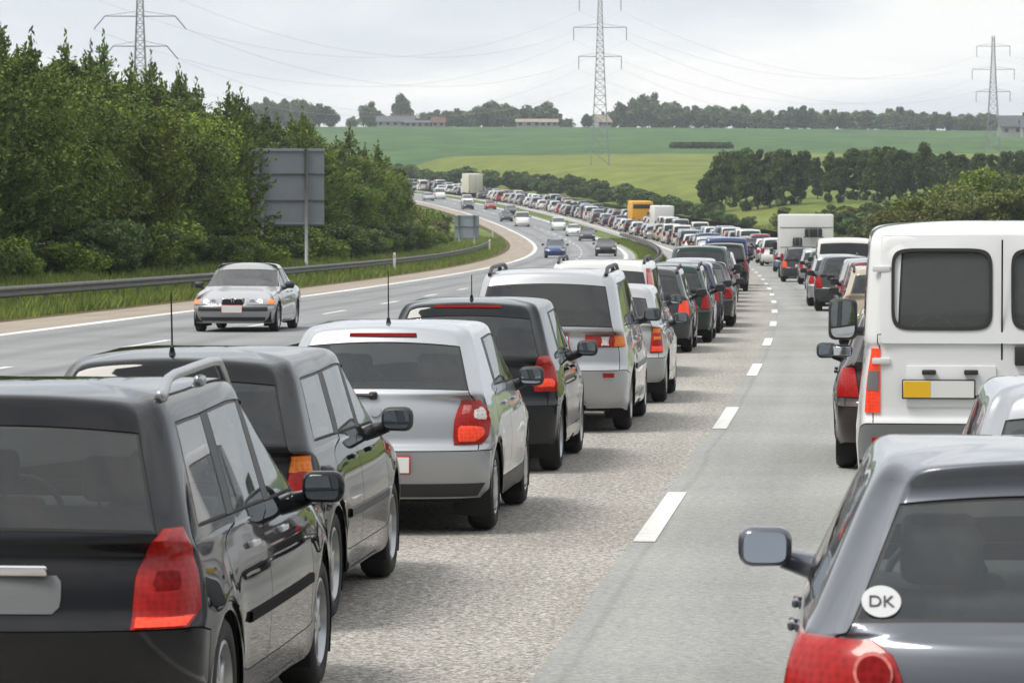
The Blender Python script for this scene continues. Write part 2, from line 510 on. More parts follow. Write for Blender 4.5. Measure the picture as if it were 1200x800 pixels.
class Shell:
    """the subdivided body of a car: arrays, tags and a BVH to set lamps, plates and trim on"""
    def __init__(s, S, level):
        V, F, T, cr, n = cage(S)
        me = bpy.data.meshes.new('cage')
        me.from_pydata(V, [], F)
        for i in range(22): me.materials.append(None)
        me.polygons.foreach_set('material_index', np.array(T, dtype=np.int32))
        me.update()
        at = me.attributes.new('crease_edge', 'FLOAT', 'EDGE')
        vals = np.zeros(len(me.edges), dtype=np.float32)
        for i, e in enumerate(me.edges):
            a, b = e.vertices
            vals[i] = cr.get((a, b), cr.get((b, a), 0))
        at.data.foreach_set('value', vals)
        if level:
            o = bpy.data.objects.new('cage', me); COL.objects.link(o)
            md = o.modifiers.new('s', 'SUBSURF'); md.levels = level; md.render_levels = level
            dg = bpy.context.evaluated_depsgraph_get(); dg.update()
            ev = o.evaluated_get(dg).to_mesh()
        else: ev = me
        s.V = np.array([v.co[:] for v in ev.vertices])
        s.F = [tuple(p.vertices) for p in ev.polygons]
        s.T = np.array([p.material_index for p in ev.polygons])
        if level:
            o.evaluated_get(dg).to_mesh_clear(); bpy.data.objects.remove(o)
        bpy.data.meshes.remove(me)
        s.S = S
        s.bvh = BVHTree.FromPolygons([Vector(v) for v in s.V], s.F)
    def rear(s, x, z):
        h = s.bvh.ray_cast(Vector((x, -3, z)), Vector((0, 1, 0)))
        return (h[0], h[1]) if h[0] is not None else (Vector((x, .1, z)), Vector((0, -1, 0)))
    def front(s, x, z):
        h = s.bvh.ray_cast(Vector((x, 9, z)), Vector((0, -1, 0)))
        return (h[0], h[1]) if h[0] is not None else (Vector((x, s.S['L'] - .1, z)), Vector((0, 1, 0)))
    def side(s, y, z, sg=1):
        h = s.bvh.ray_cast(Vector((3 * sg, y, z)), Vector((-sg, 0, 0)))
        return (h[0], h[1]) if h[0] is not None else (Vector((sg * s.S['W'] / 2, y, z)), Vector((sg, 0, 0)))
    def top(s, x, y):
        h = s.bvh.ray_cast(Vector((x, y, 4)), Vector((0, 0, -1)))
        return (h[0], h[1]) if h[0] is not None else (Vector((x, y, s.S['H'])), Vector((0, 0, 1)))
    def part(s, tagset, name, mats, parent, gap=.004, push=.010, color=None):
        idx = [i for i in range(len(s.F)) if s.T[i] in tagset]
        if not idx: return None
        used = sorted({v for i in idx for v in s.F[i]}); mp_ = {v: k for k, v in enumerate(used)}
        bm = bmesh.new()
        vs = [bm.verts.new(s.V[v]) for v in used]
        for i in idx:
            f = bm.faces.new([vs[mp_[v]] for v in s.F[i]]); f.smooth = True
        bm.normal_update()
        if gap:
            bd = [v for v in bm.verts if v.is_boundary]
            r = bmesh.ops.inset_region(bm, faces=bm.faces[:], thickness=gap, depth=0, use_boundary=True, use_even_offset=False)
            bm.normal_update()
            ring = set(r['faces'])
            for f in ring: f.material_index = 1
            for v in bm.verts:
                if v.is_boundary: v.co -= v.normal * push
            for e in bm.edges:
                if len(e.link_faces) == 2 and ((e.link_faces[0] in ring) != (e.link_faces[1] in ring)): e.smooth = False
        o = bm_obj(name, bm, mats, parent, True, None)
        if color: o.color = color
        return o
    def patch(s, name, rows, mat, parent, sg=1, off=.010, na=14, nz=12, bulge=.0, front=False, skirt=.03):
        """a panel laid on the body round its corner: rows of (z, x_inner, x_outer or None, y_outer or None)"""
        cast = s.front if front else s.rear
        L = s.S['L']
        zs = [r[0] for r in rows]
        px = s.S['W'] / 2 * .35; py = (L - .95) if front else .95
        sy = 1 if front else -1
        G = []
        for j in range(nz):
            t = j / (nz - 1) * (len(rows) - 1); i = min(int(t), len(rows) - 2); t -= i
            z = lerp(rows[i][0], rows[i + 1][0], t)
            def angle_at(r, outer):
                if not outer: p = cast(r[1], z)[0]
                elif r[3] is not None: p = s.side((cast(0, z)[0].y - r[3]) if front else cast(0, z)[0].y + r[3] + s.S.get('lampy', .09), z)[0]
                else: p = cast(r[2], z)[0]
                return math.atan2(p.x - px, sy * (p.y - py))
            a0 = lerp(angle_at(rows[i], 0), angle_at(rows[i + 1], 0), t)
            a1 = lerp(angle_at(rows[i], 1), angle_at(rows[i + 1], 1), t)
            row = []
            for k in range(na):
                a = lerp(a0, a1, k / (na - 1))
                d = Vector((math.sin(a), sy * math.cos(a), 0))
                h = s.bvh.ray_cast(Vector((px, py, z)), d)
                p = h[0] if h[0] is not None else Vector((px, py, z)) + d * .9
                u, w = k / (na - 1), j / (nz - 1)
                b = bulge * (1 - abs(2 * u - 1) ** 3) * (1 - abs(2 * w - 1) ** 3)
                row.append((p + d * (off + b), p - d * skirt))
            G.append(row)
        bm = bmesh.new()
        g = [[bm.verts.new((p.x * sg, p.y, p.z)) for p, q in r] for r in G]
        for j in range(nz - 1):
            for k in range(na - 1):
                bm.faces.new((g[j][k], g[j][k + 1], g[j + 1][k + 1], g[j + 1][k]))
        loop = [(0, k) for k in range(na)] + [(j, na - 1) for j in range(1, nz)] + [(nz - 1, k) for k in range(na - 2, -1, -1)] + [(j, 0) for j in range(nz - 2, 0, -1)]
        q = [bm.verts.new((G[j][k][1].x * sg, G[j][k][1].y, G[j][k][1].z)) for j, k in loop]
        for i in range(len(loop)):
            a, b = loop[i], loop[(i + 1) % len(loop)]
            bm.faces.new((g[a[0]][a[1]], q[i], q[(i + 1) % len(loop)], g[b[0]][b[1]]))
        bmesh.ops.recalc_face_normals(bm, faces=bm.faces[:])
        return bm_obj(name, bm, mat, parent, True, 45)
    def ring_panel(s, name, cx, cz, inner, outer, mat, parent, off, th=.012, N=72):
        """a flat frame on the rear between two rounded rectangles (half width, half height, exponent)"""
        bm = bmesh.new()
        def pts(hw, hh, e, o):
            r = []
            for k in range(N):
                a = 2 * PI * k / N; ca, sa = math.cos(a), math.sin(a)
                x = cx + hw * math.copysign(abs(ca) ** (2 / e), ca); z = cz + hh * math.copysign(abs(sa) ** (2 / e), sa)
                y = s.rear(x, z)[0].y; r.append(bm.verts.new((x, y - o, z)))
            return r
        i0, o0 = pts(*inner, off), pts(*outer, off); i1, o1 = pts(*inner, off - th), pts(*outer, off - th)
        for k in range(N):
            q = (k + 1) % N
            bm.faces.new((i0[k], i0[q], o0[q], o0[k])); bm.faces.new((i0[k], i1[k], i1[q], i0[q])); bm.faces.new((o0[k], o0[q], o1[q], o1[k]))
        bmesh.ops.recalc_face_normals(bm, faces=bm.faces[:])
        return bm_obj(name, bm, mat, parent, True, 40)
    def disc(s, name, x, z, r, mat, parent, off=.015, rz=None, seg=24, th=.012):
        """round or oval badge, lamp glass or sticker on the rear"""
        rz = rz or r
        bm = bmesh.new(); c0, nn = s.rear(x, z)
        rings, bot = [], []
        for q in (.4, .75, 1.0):
            R_ = []
            for k in range(seg):
                a = 2 * PI * k / seg
                p, n_ = s.rear(x + q * r * math.cos(a), z + q * rz * math.sin(a))
                R_.append(bm.verts.new((p.x, p.y - off, p.z)))
                if q == 1.0: bot.append(bm.verts.new((p.x, p.y - off + th, p.z)))
            rings.append(R_)
        cv = bm.verts.new((c0.x, c0.y - off, c0.z)); top = rings[-1]
        for k in range(seg):
            bm.faces.new((cv, rings[0][k], rings[0][(k + 1) % seg]))
            for u, w in ((0, 1), (1, 2)): bm.faces.new((rings[u][k], rings[w][k], rings[w][(k + 1) % seg], rings[u][(k + 1) % seg]))
        for k in range(seg): bm.faces.new((top[k], bot[k], bot[(k + 1) % seg], top[(k + 1) % seg]))
        bmesh.ops.recalc_face_normals(bm, faces=bm.faces[:])
        return bm_obj(name, bm, mat, parent, True, 40)

_wheels = {}
def wheel_meshes(r, w, style, lod):
    key = (round(r, 3), round(w, 3), style, lod)
    if key in _wheels: return _wheels[key]
    seg = 40 if lod == 2 else (20 if lod == 1 else 12)
    def lathe(prof, nm, mt, smooth=True):
        V, F = [], []
        for x, rr in prof:
            for k in range(seg):
                a = 2 * PI * k / seg
                V.append((x, rr * math.cos(a), rr * math.sin(a)))
        for i in range(len(prof) - 1):
            for k in range(seg):
                F.append((i * seg + k, i * seg + (k + 1) % seg, (i + 1) * seg + (k + 1) % seg, (i + 1) * seg + k))
        me = bpy.data.meshes.new(nm); me.from_pydata(V, [], F); me.materials.append(M[mt])
        me.polygons.foreach_set('use_smooth', np.ones(len(me.polygons), dtype=bool)); me.update()
        return me
    ri = r * .66
    tyre = lathe([(-w / 2 + .012, ri), (-w / 2, ri + .03), (-w / 2 + .006, r * .90), (-w / 2 + .03, r * .985), (-w / 4, r), (w / 4, r), (w / 2 - .03, r * .985), (w / 2 - .004, r * .9), (w / 2, ri + .03), (w / 2 - .012, ri), (-w / 2 + .012, ri)], 'tyre', 'tyre')
    bm = bmesh.new()
    def ring(prof, mi):
        rows_ = [[bm.verts.new((x, rr * math.cos(2 * PI * k / seg), rr * math.sin(2 * PI * k / seg))) for k in range(seg)] for x, rr in prof]
        for i in range(len(prof) - 1):
            for k in range(seg):
                f = bm.faces.new((rows_[i][k], rows_[i][(k + 1) % seg], rows_[i + 1][(k + 1) % seg], rows_[i + 1][k])); f.material_index = mi
        return rows_
    o = w / 2 - .012
    ring([(o, ri + .004), (o + .006, ri - .012), (o - .03, ri - .03), (-w / 2 + .02, ri - .03)], 0)
    d = ring([(o - .075, ri - .02), (o - .085, .03)], 1)
    f = bm.faces.new(d[1]); f.material_index = 1
    if lod:
        if style == 'cover':                              # steel wheel with a holed cover
            rr = ring([(o - .012, ri - .025), (o + .004, ri * .75), (o + .012, ri * .3)], 0)
            f = bm.faces.new(rr[-1]); f.material_index = 0
            for k in range(9):
                a = 2 * PI * k / 9
                vs = add_box(bm, (.014, .055, .024), (o + .001, 0, ri * .80), (0, 0, 0), .005, 1, 1)
                bmesh.ops.rotate(bm, cent=(0, 0, 0), matrix=Matrix.Rotation(a, 3, 'X'), verts=vs)
        else:
            ns = 5 if style == 'five' else 7
            for k in range(ns):
                a = 2 * PI * k / ns
                vs = add_box(bm, (.03, .062 if ns == 5 else .042, ri - .03), (o - .028, 0, (ri - .03) / 2 + .015), (0, -.06, 0), .008, 1, 0)
                bmesh.ops.rotate(bm, cent=(0, 0, 0), matrix=Matrix.Rotation(a, 3, 'X'), verts=vs)
            add_box(bm, (.04, .11, .11), (o - .022, 0, 0), (0, 0, 0), .03, 2, 0)
    else:
        rr = ring([(o - .012, ri - .015), (o, ri * .3)], 0); f = bm.faces.new(rr[-1]); f.material_index = 0
    bmesh.ops.recalc_face_normals(bm, faces=bm.faces[:])
    me = bpy.data.meshes.new('rim')
    for e in bm.edges:
        if len(e.link_faces) == 2 and e.calc_face_angle(0) > .7: e.smooth = False
    bm.to_mesh(me); bm.free()
    me.materials.append(M['rim_silver']); me.materials.append(M['rim_dark'])
    me.polygons.foreach_set('use_smooth', np.ones(len(me.polygons), dtype=bool))
    _wheels[key] = (tyre, me)
    return _wheels[key]

def add_wheels(root, S, style, lod):
    w = S['W'] / 2; wd = .195
    t, rme = wheel_meshes(S['wr'], wd, style, lod)
    for y in (S['ro'], S['ro'] + S['wb']):
        for sg in (1, -1):
            o = bpy.data.objects.new('wheel', t); link(o, root)
            o.location = (sg * (w - .028 - wd / 2), y, S['wr'])
            if sg < 0: o.rotation_euler = (0, 0, PI)
            r = bpy.data.objects.new('rim', rme); link(r, o)

def underbody_bm(S):
    bm = bmesh.new()
    w, L = S['W'], S['L']
    add_box(bm, (w - .48, L - .5, .16), (0, L / 2, .30))
    yr, yf, ra = S['ro'], S['ro'] + S['wb'], S['ra']
    add_box(bm, (w - .10, yf - yr - 2 * ra - .06, .22), (0, (yr + yf) / 2, .33))
    add_box(bm, (w - .62, max(.1, yr - ra - .22), .18), (0, (yr - ra) / 2 + .12, .38))
    add_box(bm, (w - .22, max(.1, L - yf - ra - .22), .22), (0, (yf + ra + L) / 2 - .09, .33))
    for y in (yr, yf):                                    # wheel housings
        seg = 12
        for sg in (1, -1):
            A, B = [], []
            for k in range(seg + 1):
                a = -.5 + (PI + 1.0) * k / seg
                yy, zz = y + (ra + .015) * math.cos(a), S['wr'] + (ra + .015) * math.sin(a)
                A.append(bm.verts.new((sg * (w / 2 - .035), yy, zz))); B.append(bm.verts.new((sg * (w / 2 - .30), yy, zz)))
            for k in range(seg): bm.faces.new((A[k], A[k + 1], B[k + 1], B[k]))
            bm.faces.new(B if sg > 0 else B[::-1])
    return bm

def seat(name, x, y, z, parent, w=.50, bench=False, head=True):
    bm = bmesh.new()
    add_box(bm, (w, .48, .16), (x, y + .22, z + .08), (.06, 0, 0), .05, 2)
    add_box(bm, (w * .98, .13, .60), (x, y - .04, z + .42), (.22, 0, 0), .05, 3)
    hx = [x] if not bench else [x - w * .30, x + w * .30]
    if head:
        for h in hx:
            add_box(bm, (.26, .10, .19), (h, y - .135, z + .83), (.18, 0, 0), .045, 3)
            for q in (-.06, .06): add_tube(bm, [(h + q, y - .11, z + .68), (h + q, y - .13, z + .78)], .008, 6)
    o = bm_obj(name, bm, 'seat_cloth', parent, True, 50)
    return o

def mirror(root, S, color, sh, y=None, z=None, big=False, black=False, glass=True):
    W = S['W'] / 2; y = y or S['cowl'] - .40; z = z or S['belt'] + .045
    for sg in (1, -1):
        bm = bmesh.new()
        w_, d_, h_ = (.20, .12, .15) if not big else (.24, .14, .34)
        cx = sg * (W + (.125 if big else S.get('mirx', .07)))
        vs = add_box(bm, (w_, d_, h_), (cx, y, z), (0, 0, sg * -.10), .05, 3)
        for v in vs:                                       # the shell tapers forward
            t = max(0, (v.co.y - y) / d_ + .1)
            v.co.z = z + (v.co.z - z) * (1 - .55 * t); v.co.x = cx + (v.co.x - cx) * (1 - .35 * t)
        a, n_ = sh.side(y + .04, z - .06, sg)
        add_tube(bm, [(cx - sg * w_ * .3, y + .01, z - h_ * .30), (a.x - sg * .03, y + .04, z - .085)], [.036, .05], 8)
        o = bm_obj('door_mirror', bm, 'plastic_black' if black else S['paint'], root, True, 45); o.color = color
        bm = bmesh.new()
        tl = S.get('mirtilt', .035)
        gw, gh = (w_ - .045) / 2, (h_ - .04) / 2
        for yy in (y - d_ / 2 - .006, y - d_ / 2 + .004):
            vs = []
            for k in range(24):
                a = 2 * PI * k / 24; ca, sa = math.cos(a), math.sin(a)
                px = gw * math.copysign(abs(ca) ** .45, ca); pz = gh * math.copysign(abs(sa) ** .45, sa)
                vs.append(bm.verts.new((cx + px, yy - px * sg * .10 + pz * tl, z + pz)))
            bm.faces.new(vs if yy < y - d_ / 2 else vs[::-1])
        bm.verts.ensure_lookup_table()
        for k in range(24): bm.faces.new((bm.verts[k], bm.verts[24 + k], bm.verts[24 + (k + 1) % 24], bm.verts[(k + 1) % 24]))
        bmesh.ops.recalc_face_normals(bm, faces=bm.faces[:])
        bm_obj('mirror_glass', bm, 'mirror' if glass else 'plastic_black', o, False, None)

def handles(root, S, sh, color, mt=None, z=None):
    z = z or S['belt'] - .10
    for sg in (1, -1):
        ys = [S['pB'] + .12, S['pC'] + .22] if S['doors'] == 4 else [S['pB'] - .25]
        for y in ys:
            p, n_ = sh.side(y, z, sg)
            bm = bmesh.new()
            add_box(bm, (.024, .17, .030), (p.x + sg * .014, y, z), (0, 0, 0), .010, 2)
            for q in (-.07, .07): add_box(bm, (.03, .022, .022), (p.x + sg * .006, y + q, z), (0, 0, 0), .004, 1)
            o = bm_obj('door_handle', bm, mt or S['paint'], root, True, 40); o.color = color

def plate(root, sh, z, x=0, w=.504, h=.11, mt='plate_white', front=False, tilt=.05, name='number_plate'):
    p, n_ = (sh.front if front else sh.rear)(x, z)
    sy = 1 if front else -1
    bm = bmesh.new(); add_box(bm, (w + .02, .012, h + .02), (x, p.y + sy * .016, z), (sy * tilt, 0, 0), .004, 1)
    o = bm_obj(name, bm, 'plate_red' if mt == 'plate_white' else 'plastic_black', root, True, 40)
    bm = bmesh.new(); add_box(bm, (w, .006, h), (x, p.y + sy * .0235, z), (sy * tilt, 0, 0), .0015, 1)
    bm_obj('plate_face', bm, mt, o, True, 40)
    return o

def wiper(root, sh, x0=0.0, z0=1.0, x1=-.42, z1=None, mt='plastic_black'):
    bm = bmesh.new(); z1 = z1 or z0 + .03
    pts = []
    for k in range(7):
        t = k / 6; p, n_ = sh.rear(lerp(x0, x1, t), lerp(z0, z1, t))
        pts.append((p.x, p.y - .022, p.z))
    add_tube(bm, pts, [.016, .013, .011, .010, .010, .010, .008], 6)
    p, n_ = sh.rear(x0, z0); add_box(bm, (.06, .04, .05), (p.x, p.y - .012, p.z), (0, 0, 0), .012, 2)
    return bm_obj('wiper', bm, mt, root, True, 50)

def antenna(root, sh, y, x=0, h=.42, lean=.30, name='antenna'):
    p, n_ = sh.top(x, y)
    bm = bmesh.new()
    add_tube(bm, [p - Vector((0, 0, .01)), p + Vector((0, -.01, .04))], [.022, .010], 10)
    add_tube(bm, [p + Vector((0, -.008, .03)), p + Vector((0, -h * lean * .3, h * .3)), p + Vector((0, -h * lean, h))], [.007, .0055, .004], 7)
    return bm_obj(name, bm, 'plastic_black', root, True, 50)

def roof_rails(root, S, sh, y0, y1, x, mt, hgt=.055):
    for sg in (1, -1):
        bm = bmesh.new(); pts = []
        for k in range(13):
            t = k / 12; y = lerp(y0, y1, t); p, n_ = sh.top(sg * x, y)
            lift = hgt * min(1, min(t, 1 - t) / .10) ** .6
            pts.append((p.x, y, p.z + lift))
        add_tube(bm, pts, [.021] * 13, 10)
        for t in (.0, .5, 1.0):
            y = lerp(y0, y1, t); p, n_ = sh.top(sg * x, y)
            add_box(bm, (.042, .11, .05), (p.x, y, p.z + .01), (0, 0, 0), .018, 2)
        bm_obj('roof_rail', bm, mt, root, True, 50)

def side_strip(root, S, sh, z=.56, h=.05, mt='plastic_black'):
    for sg in (1, -1):
        bm = bmesh.new(); N = 14
        y0, y1 = S['ro'] + S['ra'] + .10, S['ro'] + S['wb'] - S['ra'] - .10
        V = []
        for k in range(N):
            y = lerp(y0, y1, k / (N - 1)); p, n_ = sh.side(y, z, sg)
            V.append([bm.verts.new((p.x + sg * dx, y, z + dz)) for dx, dz in ((-.01, -h / 2), (.013, -h / 2 + .008), (.013, h / 2 - .008), (-.01, h / 2))])
        for k in range(N - 1):
            for j in range(3): bm.faces.new((V[k][j], V[k + 1][j], V[k + 1][j + 1], V[k][j + 1]))
        bmesh.ops.recalc_face_normals(bm, faces=bm.faces[:])
        bm_obj('side_moulding', bm, mt, root, True, 50)

def build_shell(root, S, color, level, lod):
    """body, glass, bumpers, doors, cabin, wheels"""
    sh = Shell(S, level)
    pm = S['paint']
    bump_mat = pm if S['bumper'] == 'paint' else S['bumper']
    gl = {'glassR': S['dark'], 'glassS': S.get('glassS', 'glass'), 'glass': 'glass'}
    big = [{0}, {18}] if lod == 2 else [{0, 3, 4, 5, 6, 7, 17, 18}]
    if lod == 2:
        sh.part({0}, 'body', [pm, 'gap'], root, color=color)
        sh.part({18}, 'sill', [pm if not S['lower'] else S['lower'], 'gap'], root, .002, .004, color)
        for t in (3, 4, 5, 6, 7, 17): sh.part({t}, PARTS[t][0], [pm, 'gap'], root, color=color)
    else:
        sh.part(big[0], 'body', [pm, 'gap'], root, .004 if lod else 0, color=color)
    for t in (1, 2): sh.part({t}, PARTS[t][0], [bump_mat, 'gap'], root, .004 if lod else 0, .008, color)
    for t in (8, 9, 10, 11, 12, 13, 14, 15):
        sh.part({t}, PARTS[t][0], [gl[PARTS[t][1]], 'rubber'], root, .013 if lod == 2 else .024, .004)
    for t in PILLARS: sh.part({t}, 'pillar_trim', ['plastic_black', 'gap'], root, .002, .003)
    bm_obj('underbody', underbody_bm(S), 'underbody', root, False, None)
    # cabin lining: the body's own shape a hand's width further in
    idx = [i for i in range(len(sh.F)) if sh.T[i] not in GLASS_TAGS]
    cz = np.array([sh.V[list(sh.F[i])].mean(0)[2] for i in idx])
    idx = [i for i, z in zip(idx, cz) if z > .42]
    me = bpy.data.meshes.new('cabin_lining')
    used = sorted({v for i in idx for v in sh.F[i]}); mp_ = {v: k for k, v in enumerate(used)}
    cen = np.array([0, S['L'] * .47, .85])
    V = sh.V[used].copy()
    d = V - cen; d /= np.linalg.norm(d, axis=1)[:, None]
    gv = {v for i in range(len(sh.F)) if sh.T[i] in GLASS_TAGS for v in sh.F[i]}
    V -= d * np.array([.012 if v in gv else .055 for v in used])[:, None]
    me.from_pydata(V.tolist(), [], [tuple(mp_[v] for v in sh.F[i])[::-1] for i in idx])
    me.materials.append(M['interior']); me.polygons.foreach_set('use_smooth', np.ones(len(me.polygons), dtype=bool)); me.update()
    link(bpy.data.objects.new('cabin_lining', me), root)
    if S['seats']:
        fy = S['pB'] - .02
        for sg in (-1, 1): seat('front_seat', sg * S['W'] * .21, fy - .10, .30, root, .48)
        if S['seats'] != 'front': seat('rear_bench', 0, S['pC'] - .28, .34, root, S['W'] * .72, True)
        bm = bmesh.new()
        add_box(bm, (S['W'] * .80, .50, .22), (0, S['cowl'] - .36, S['belt'] - .13), (0, 0, 0), .06, 2)
        add_tube(bm, [(-S['W'] * .21 + .18 * math.cos(a), S['cowl'] - .72 - .06 * math.sin(a), S['belt'] - .06 + .17 * math.sin(a)) for a in np.linspace(0, 2 * PI, 20)], .015, 6, cap=False)
        bm_obj('dashboard', bm, 'interior', root, True, 50)
    add_wheels(root, S, S.get('wheel', 'five'), 2 if lod == 2 else 1)
    return sh

S_CAR = 1.04
def car_pose(root, Yr, off, L):
    """stand the car on the road with its rear bumper at distance Yr"""
    p = road_pt(Yr, off); a = road_dir(Yr + L / 2)
    q = road_pt(Yr + L, off)
    root.location = (float(p[0]), float(p[1]), float(p[2]) + .008)
    root.scale = (S_CAR,) * 3
    root.rotation_euler = (math.atan2(float(q[2] - p[2]), L), 0, math.atan2(-(float(q[0] - p[0])), float(q[1] - p[1])))
# ------------------------------------------------------------------ ground height
def field_e(X, Y):
    t = (np.minimum(Y, 1560) - 375) / 42.0
    f = -0.4 + 0.0352 * 42 * np.logaddexp(0, t)
    return f - np.clip(X - 40, 0, 500) * 0.011 * np.clip((Y - 700) / 700, 0, 1) - np.clip(Y - 1560, 0, 900) * 0.006
def smooth(a, b, x):
    t = np.clip((x - a) / (b - a), 0, 1); return t * t * (3 - 2 * t)
def ground_h(off, X, Y):
    e = roadE(np.clip(Y, -240, 1000)) - 0.05
    f = field_e(X, Y)
    r = smooth(9.5, 34, off)
    verge = 0.55 * smooth(-20.0, -24.0, off) + 0.9 * smooth(-24, -34, off) - 0.22 * smooth(7.6, 9.0, off) * (1 - smooth(9.5, 13, off))
    verge = verge + 0.05 * smooth(-5.6, -6.4, off) * (1 - smooth(-7.2, -8.0, off))
    left = np.maximum(e, f - 2.0) - e
    h = e + verge * (1 - r) + r * (f - e) + left * smooth(-30, -70, off)
    k = smooth(1000, 1150, Y)
    return h * (1 - k) + f * k
def ground_at(off, Y):
    p = road_pt(Y, off)
    return Vector((float(p[0]), float(p[1]), float(ground_h(np.float64(off), p[0], p[1]))))
def at_px(u, v_unused, Y):
    return (u - 600.0) * Y / F_PX
def ground_xy(X, Y):
    h = float(roadX(Y + .5) - roadX(Y - .5)) if Y < 1000 else -.27
    off = (X - float(roadX(min(Y, 1000)))) / math.sqrt(1 + h * h)
    return float(ground_h(np.float64(off), np.float64(X), np.float64(Y)))

# ------------------------------------------------------------------ surface materials
def road_mat(name, stops, grain=0.10, gscale=55.0, speck=None, streak=0.16, tracks=None, rough=0.85):
    """stops: base colour pair mixed by broad noise; grain: stone-sized speckle; tracks: (centre offsets, darkening)"""
    m = bpy.data.materials.new(name); m.use_nodes = True
    n, l = nodes(m); b = n['Principled BSDF']; b.inputs['Roughness'].default_value = rough
    b.inputs['Specular IOR Level'].default_value = 0.3
    uv = n.new('ShaderNodeUVMap'); uv.uv_map = 'road'
    s1 = n.new('ShaderNodeMapping'); s1.inputs['Scale'].default_value = (1.6, 0.05, 1); l.new(uv.outputs[0], s1.inputs[0])
    n1 = n.new('ShaderNodeTexNoise'); n1.inputs['Scale'].default_value = 1.0; n1.inputs['Detail'].default_value = 6; l.new(s1.outputs[0], n1.inputs[0])
    s2 = n.new('ShaderNodeMapping'); s2.inputs['Scale'].default_value = (0.10, 0.30, 1); l.new(uv.outputs[0], s2.inputs[0])
    n2 = n.new('ShaderNodeTexNoise'); n2.inputs['Scale'].default_value = 1.0; n2.inputs['Detail'].default_value = 7; n2.inputs['Roughness'].default_value = 0.65; l.new(s2.outputs[0], n2.inputs[0])
    n3 = n.new('ShaderNodeTexVoronoi'); n3.inputs['Scale'].default_value = gscale; l.new(uv.outputs[0], n3.inputs[0])
    n4 = n.new('ShaderNodeTexNoise'); n4.inputs['Scale'].default_value = gscale * .3; n4.inputs['Detail'].default_value = 5; l.new(uv.outputs[0], n4.inputs[0])
    mx = n.new('ShaderNodeMix'); mx.data_type = 'RGBA'
    mx.inputs[6].default_value = (*stops[0], 1); mx.inputs[7].default_value = (*stops[1], 1)
    av = n.new('ShaderNodeMath'); av.operation = 'ADD'
    l.new(n1.outputs[0], av.inputs[0]); l.new(n2.outputs[0], av.inputs[1])
    mr_ = n.new('ShaderNodeMapRange'); mr_.inputs['From Min'].default_value = 0.72; mr_.inputs['From Max'].default_value = 1.28; l.new(av.outputs[0], mr_.inputs[0])
    l.new(mr_.outputs[0], mx.inputs[0])
    # stones
    g = n.new('ShaderNodeMapRange'); g.inputs['To Min'].default_value = 1 - grain; g.inputs['To Max'].default_value = 1 + grain
    sc = n.new('ShaderNodeSeparateColor'); l.new(n3.outputs['Color'], sc.inputs[0]); l.new(sc.outputs[0], g.inputs[0])
    g2 = n.new('ShaderNodeMapRange'); g2.inputs['From Min'].default_value = .3; g2.inputs['From Max'].default_value = .7
    g2.inputs['To Min'].default_value = 1 - grain * .9; g2.inputs['To Max'].default_value = 1 + grain * .9; l.new(n4.outputs[0], g2.inputs[0])
    mu = n.new('ShaderNodeMath'); mu.operation = 'MULTIPLY'; l.new(g.outputs[0], mu.inputs[0]); l.new(g2.outputs[0], mu.inputs[1])
    fin = mu
    if tracks:
        sx = n.new('ShaderNodeSeparateXYZ'); l.new(uv.outputs[0], sx.inputs[0])
        for c, wd, amt in tracks:
            d = n.new('ShaderNodeMath'); d.operation = 'SUBTRACT'; d.inputs[1].default_value = c; l.new(sx.outputs[0], d.inputs[0])
            a = n.new('ShaderNodeMath'); a.operation = 'ABSOLUTE'; l.new(d.outputs[0], a.inputs[0])
            r = n.new('ShaderNodeMapRange'); r.interpolation_type = 'SMOOTHSTEP'
            r.inputs['From Min'].default_value = 0.0; r.inputs['From Max'].default_value = wd
            r.inputs['To Min'].default_value = amt; r.inputs['To Max'].default_value = 1.0; l.new(a.outputs[0], r.inputs[0])
            q = n.new('ShaderNodeMath'); q.operation = 'MULTIPLY'; l.new(fin.outputs[0], q.inputs[0]); l.new(r.outputs[0], q.inputs[1]); fin = q
    vm = n.new('ShaderNodeVectorMath'); vm.operation = 'SCALE'; l.new(mx.outputs[2], vm.inputs[0]); l.new(fin.outputs[0], vm.inputs['Scale'])
    l.new(vm.outputs[0], b.inputs['Base Color'])
    bp = n.new('ShaderNodeBump'); bp.inputs['Strength'].default_value = 0.35; bp.inputs['Distance'].default_value = 0.01
    l.new(n3.outputs['Distance'], bp.inputs['Height']); l.new(bp.outputs[0], b.inputs['Normal'])
    M[name] = m
road_mat('asphalt_aggregate', ((0.262, 0.247, 0.222), (0.37, 0.352, 0.320)), grain=0.55, gscale=72.0, tracks=[(-2.75, .55, .93), (-1.05, .5, .95)])
road_mat('asphalt_grey', ((0.238, 0.242, 0.234), (0.338, 0.340, 0.325)), grain=0.17, gscale=60.0, tracks=[(1.0, .5, .92), (2.75, .5, .92), (0.06, .05, .86)])
road_mat('asphalt_other', ((0.20, 0.208, 0.214), (0.285, 0.29, 0.292)), grain=0.10, gscale=40.0,
         tracks=[(-9.3, .55, .84), (-11.0, .55, .84), (-13.1, .55, .80), (-14.9, .55, .80)])
road_mat('asphalt_shoulder', ((0.265, 0.222, 0.178), (0.36, 0.31, 0.255)), grain=0.14, gscale=40.0)
road_mat('asphalt_hard', ((0.27, 0.268, 0.26), (0.36, 0.355, 0.345)), grain=0.14, gscale=40.0)
road_mat('road_paint', ((0.50, 0.50, 0.48), (0.80, 0.80, 0.78)), grain=0.10, gscale=45.0, rough=0.6)

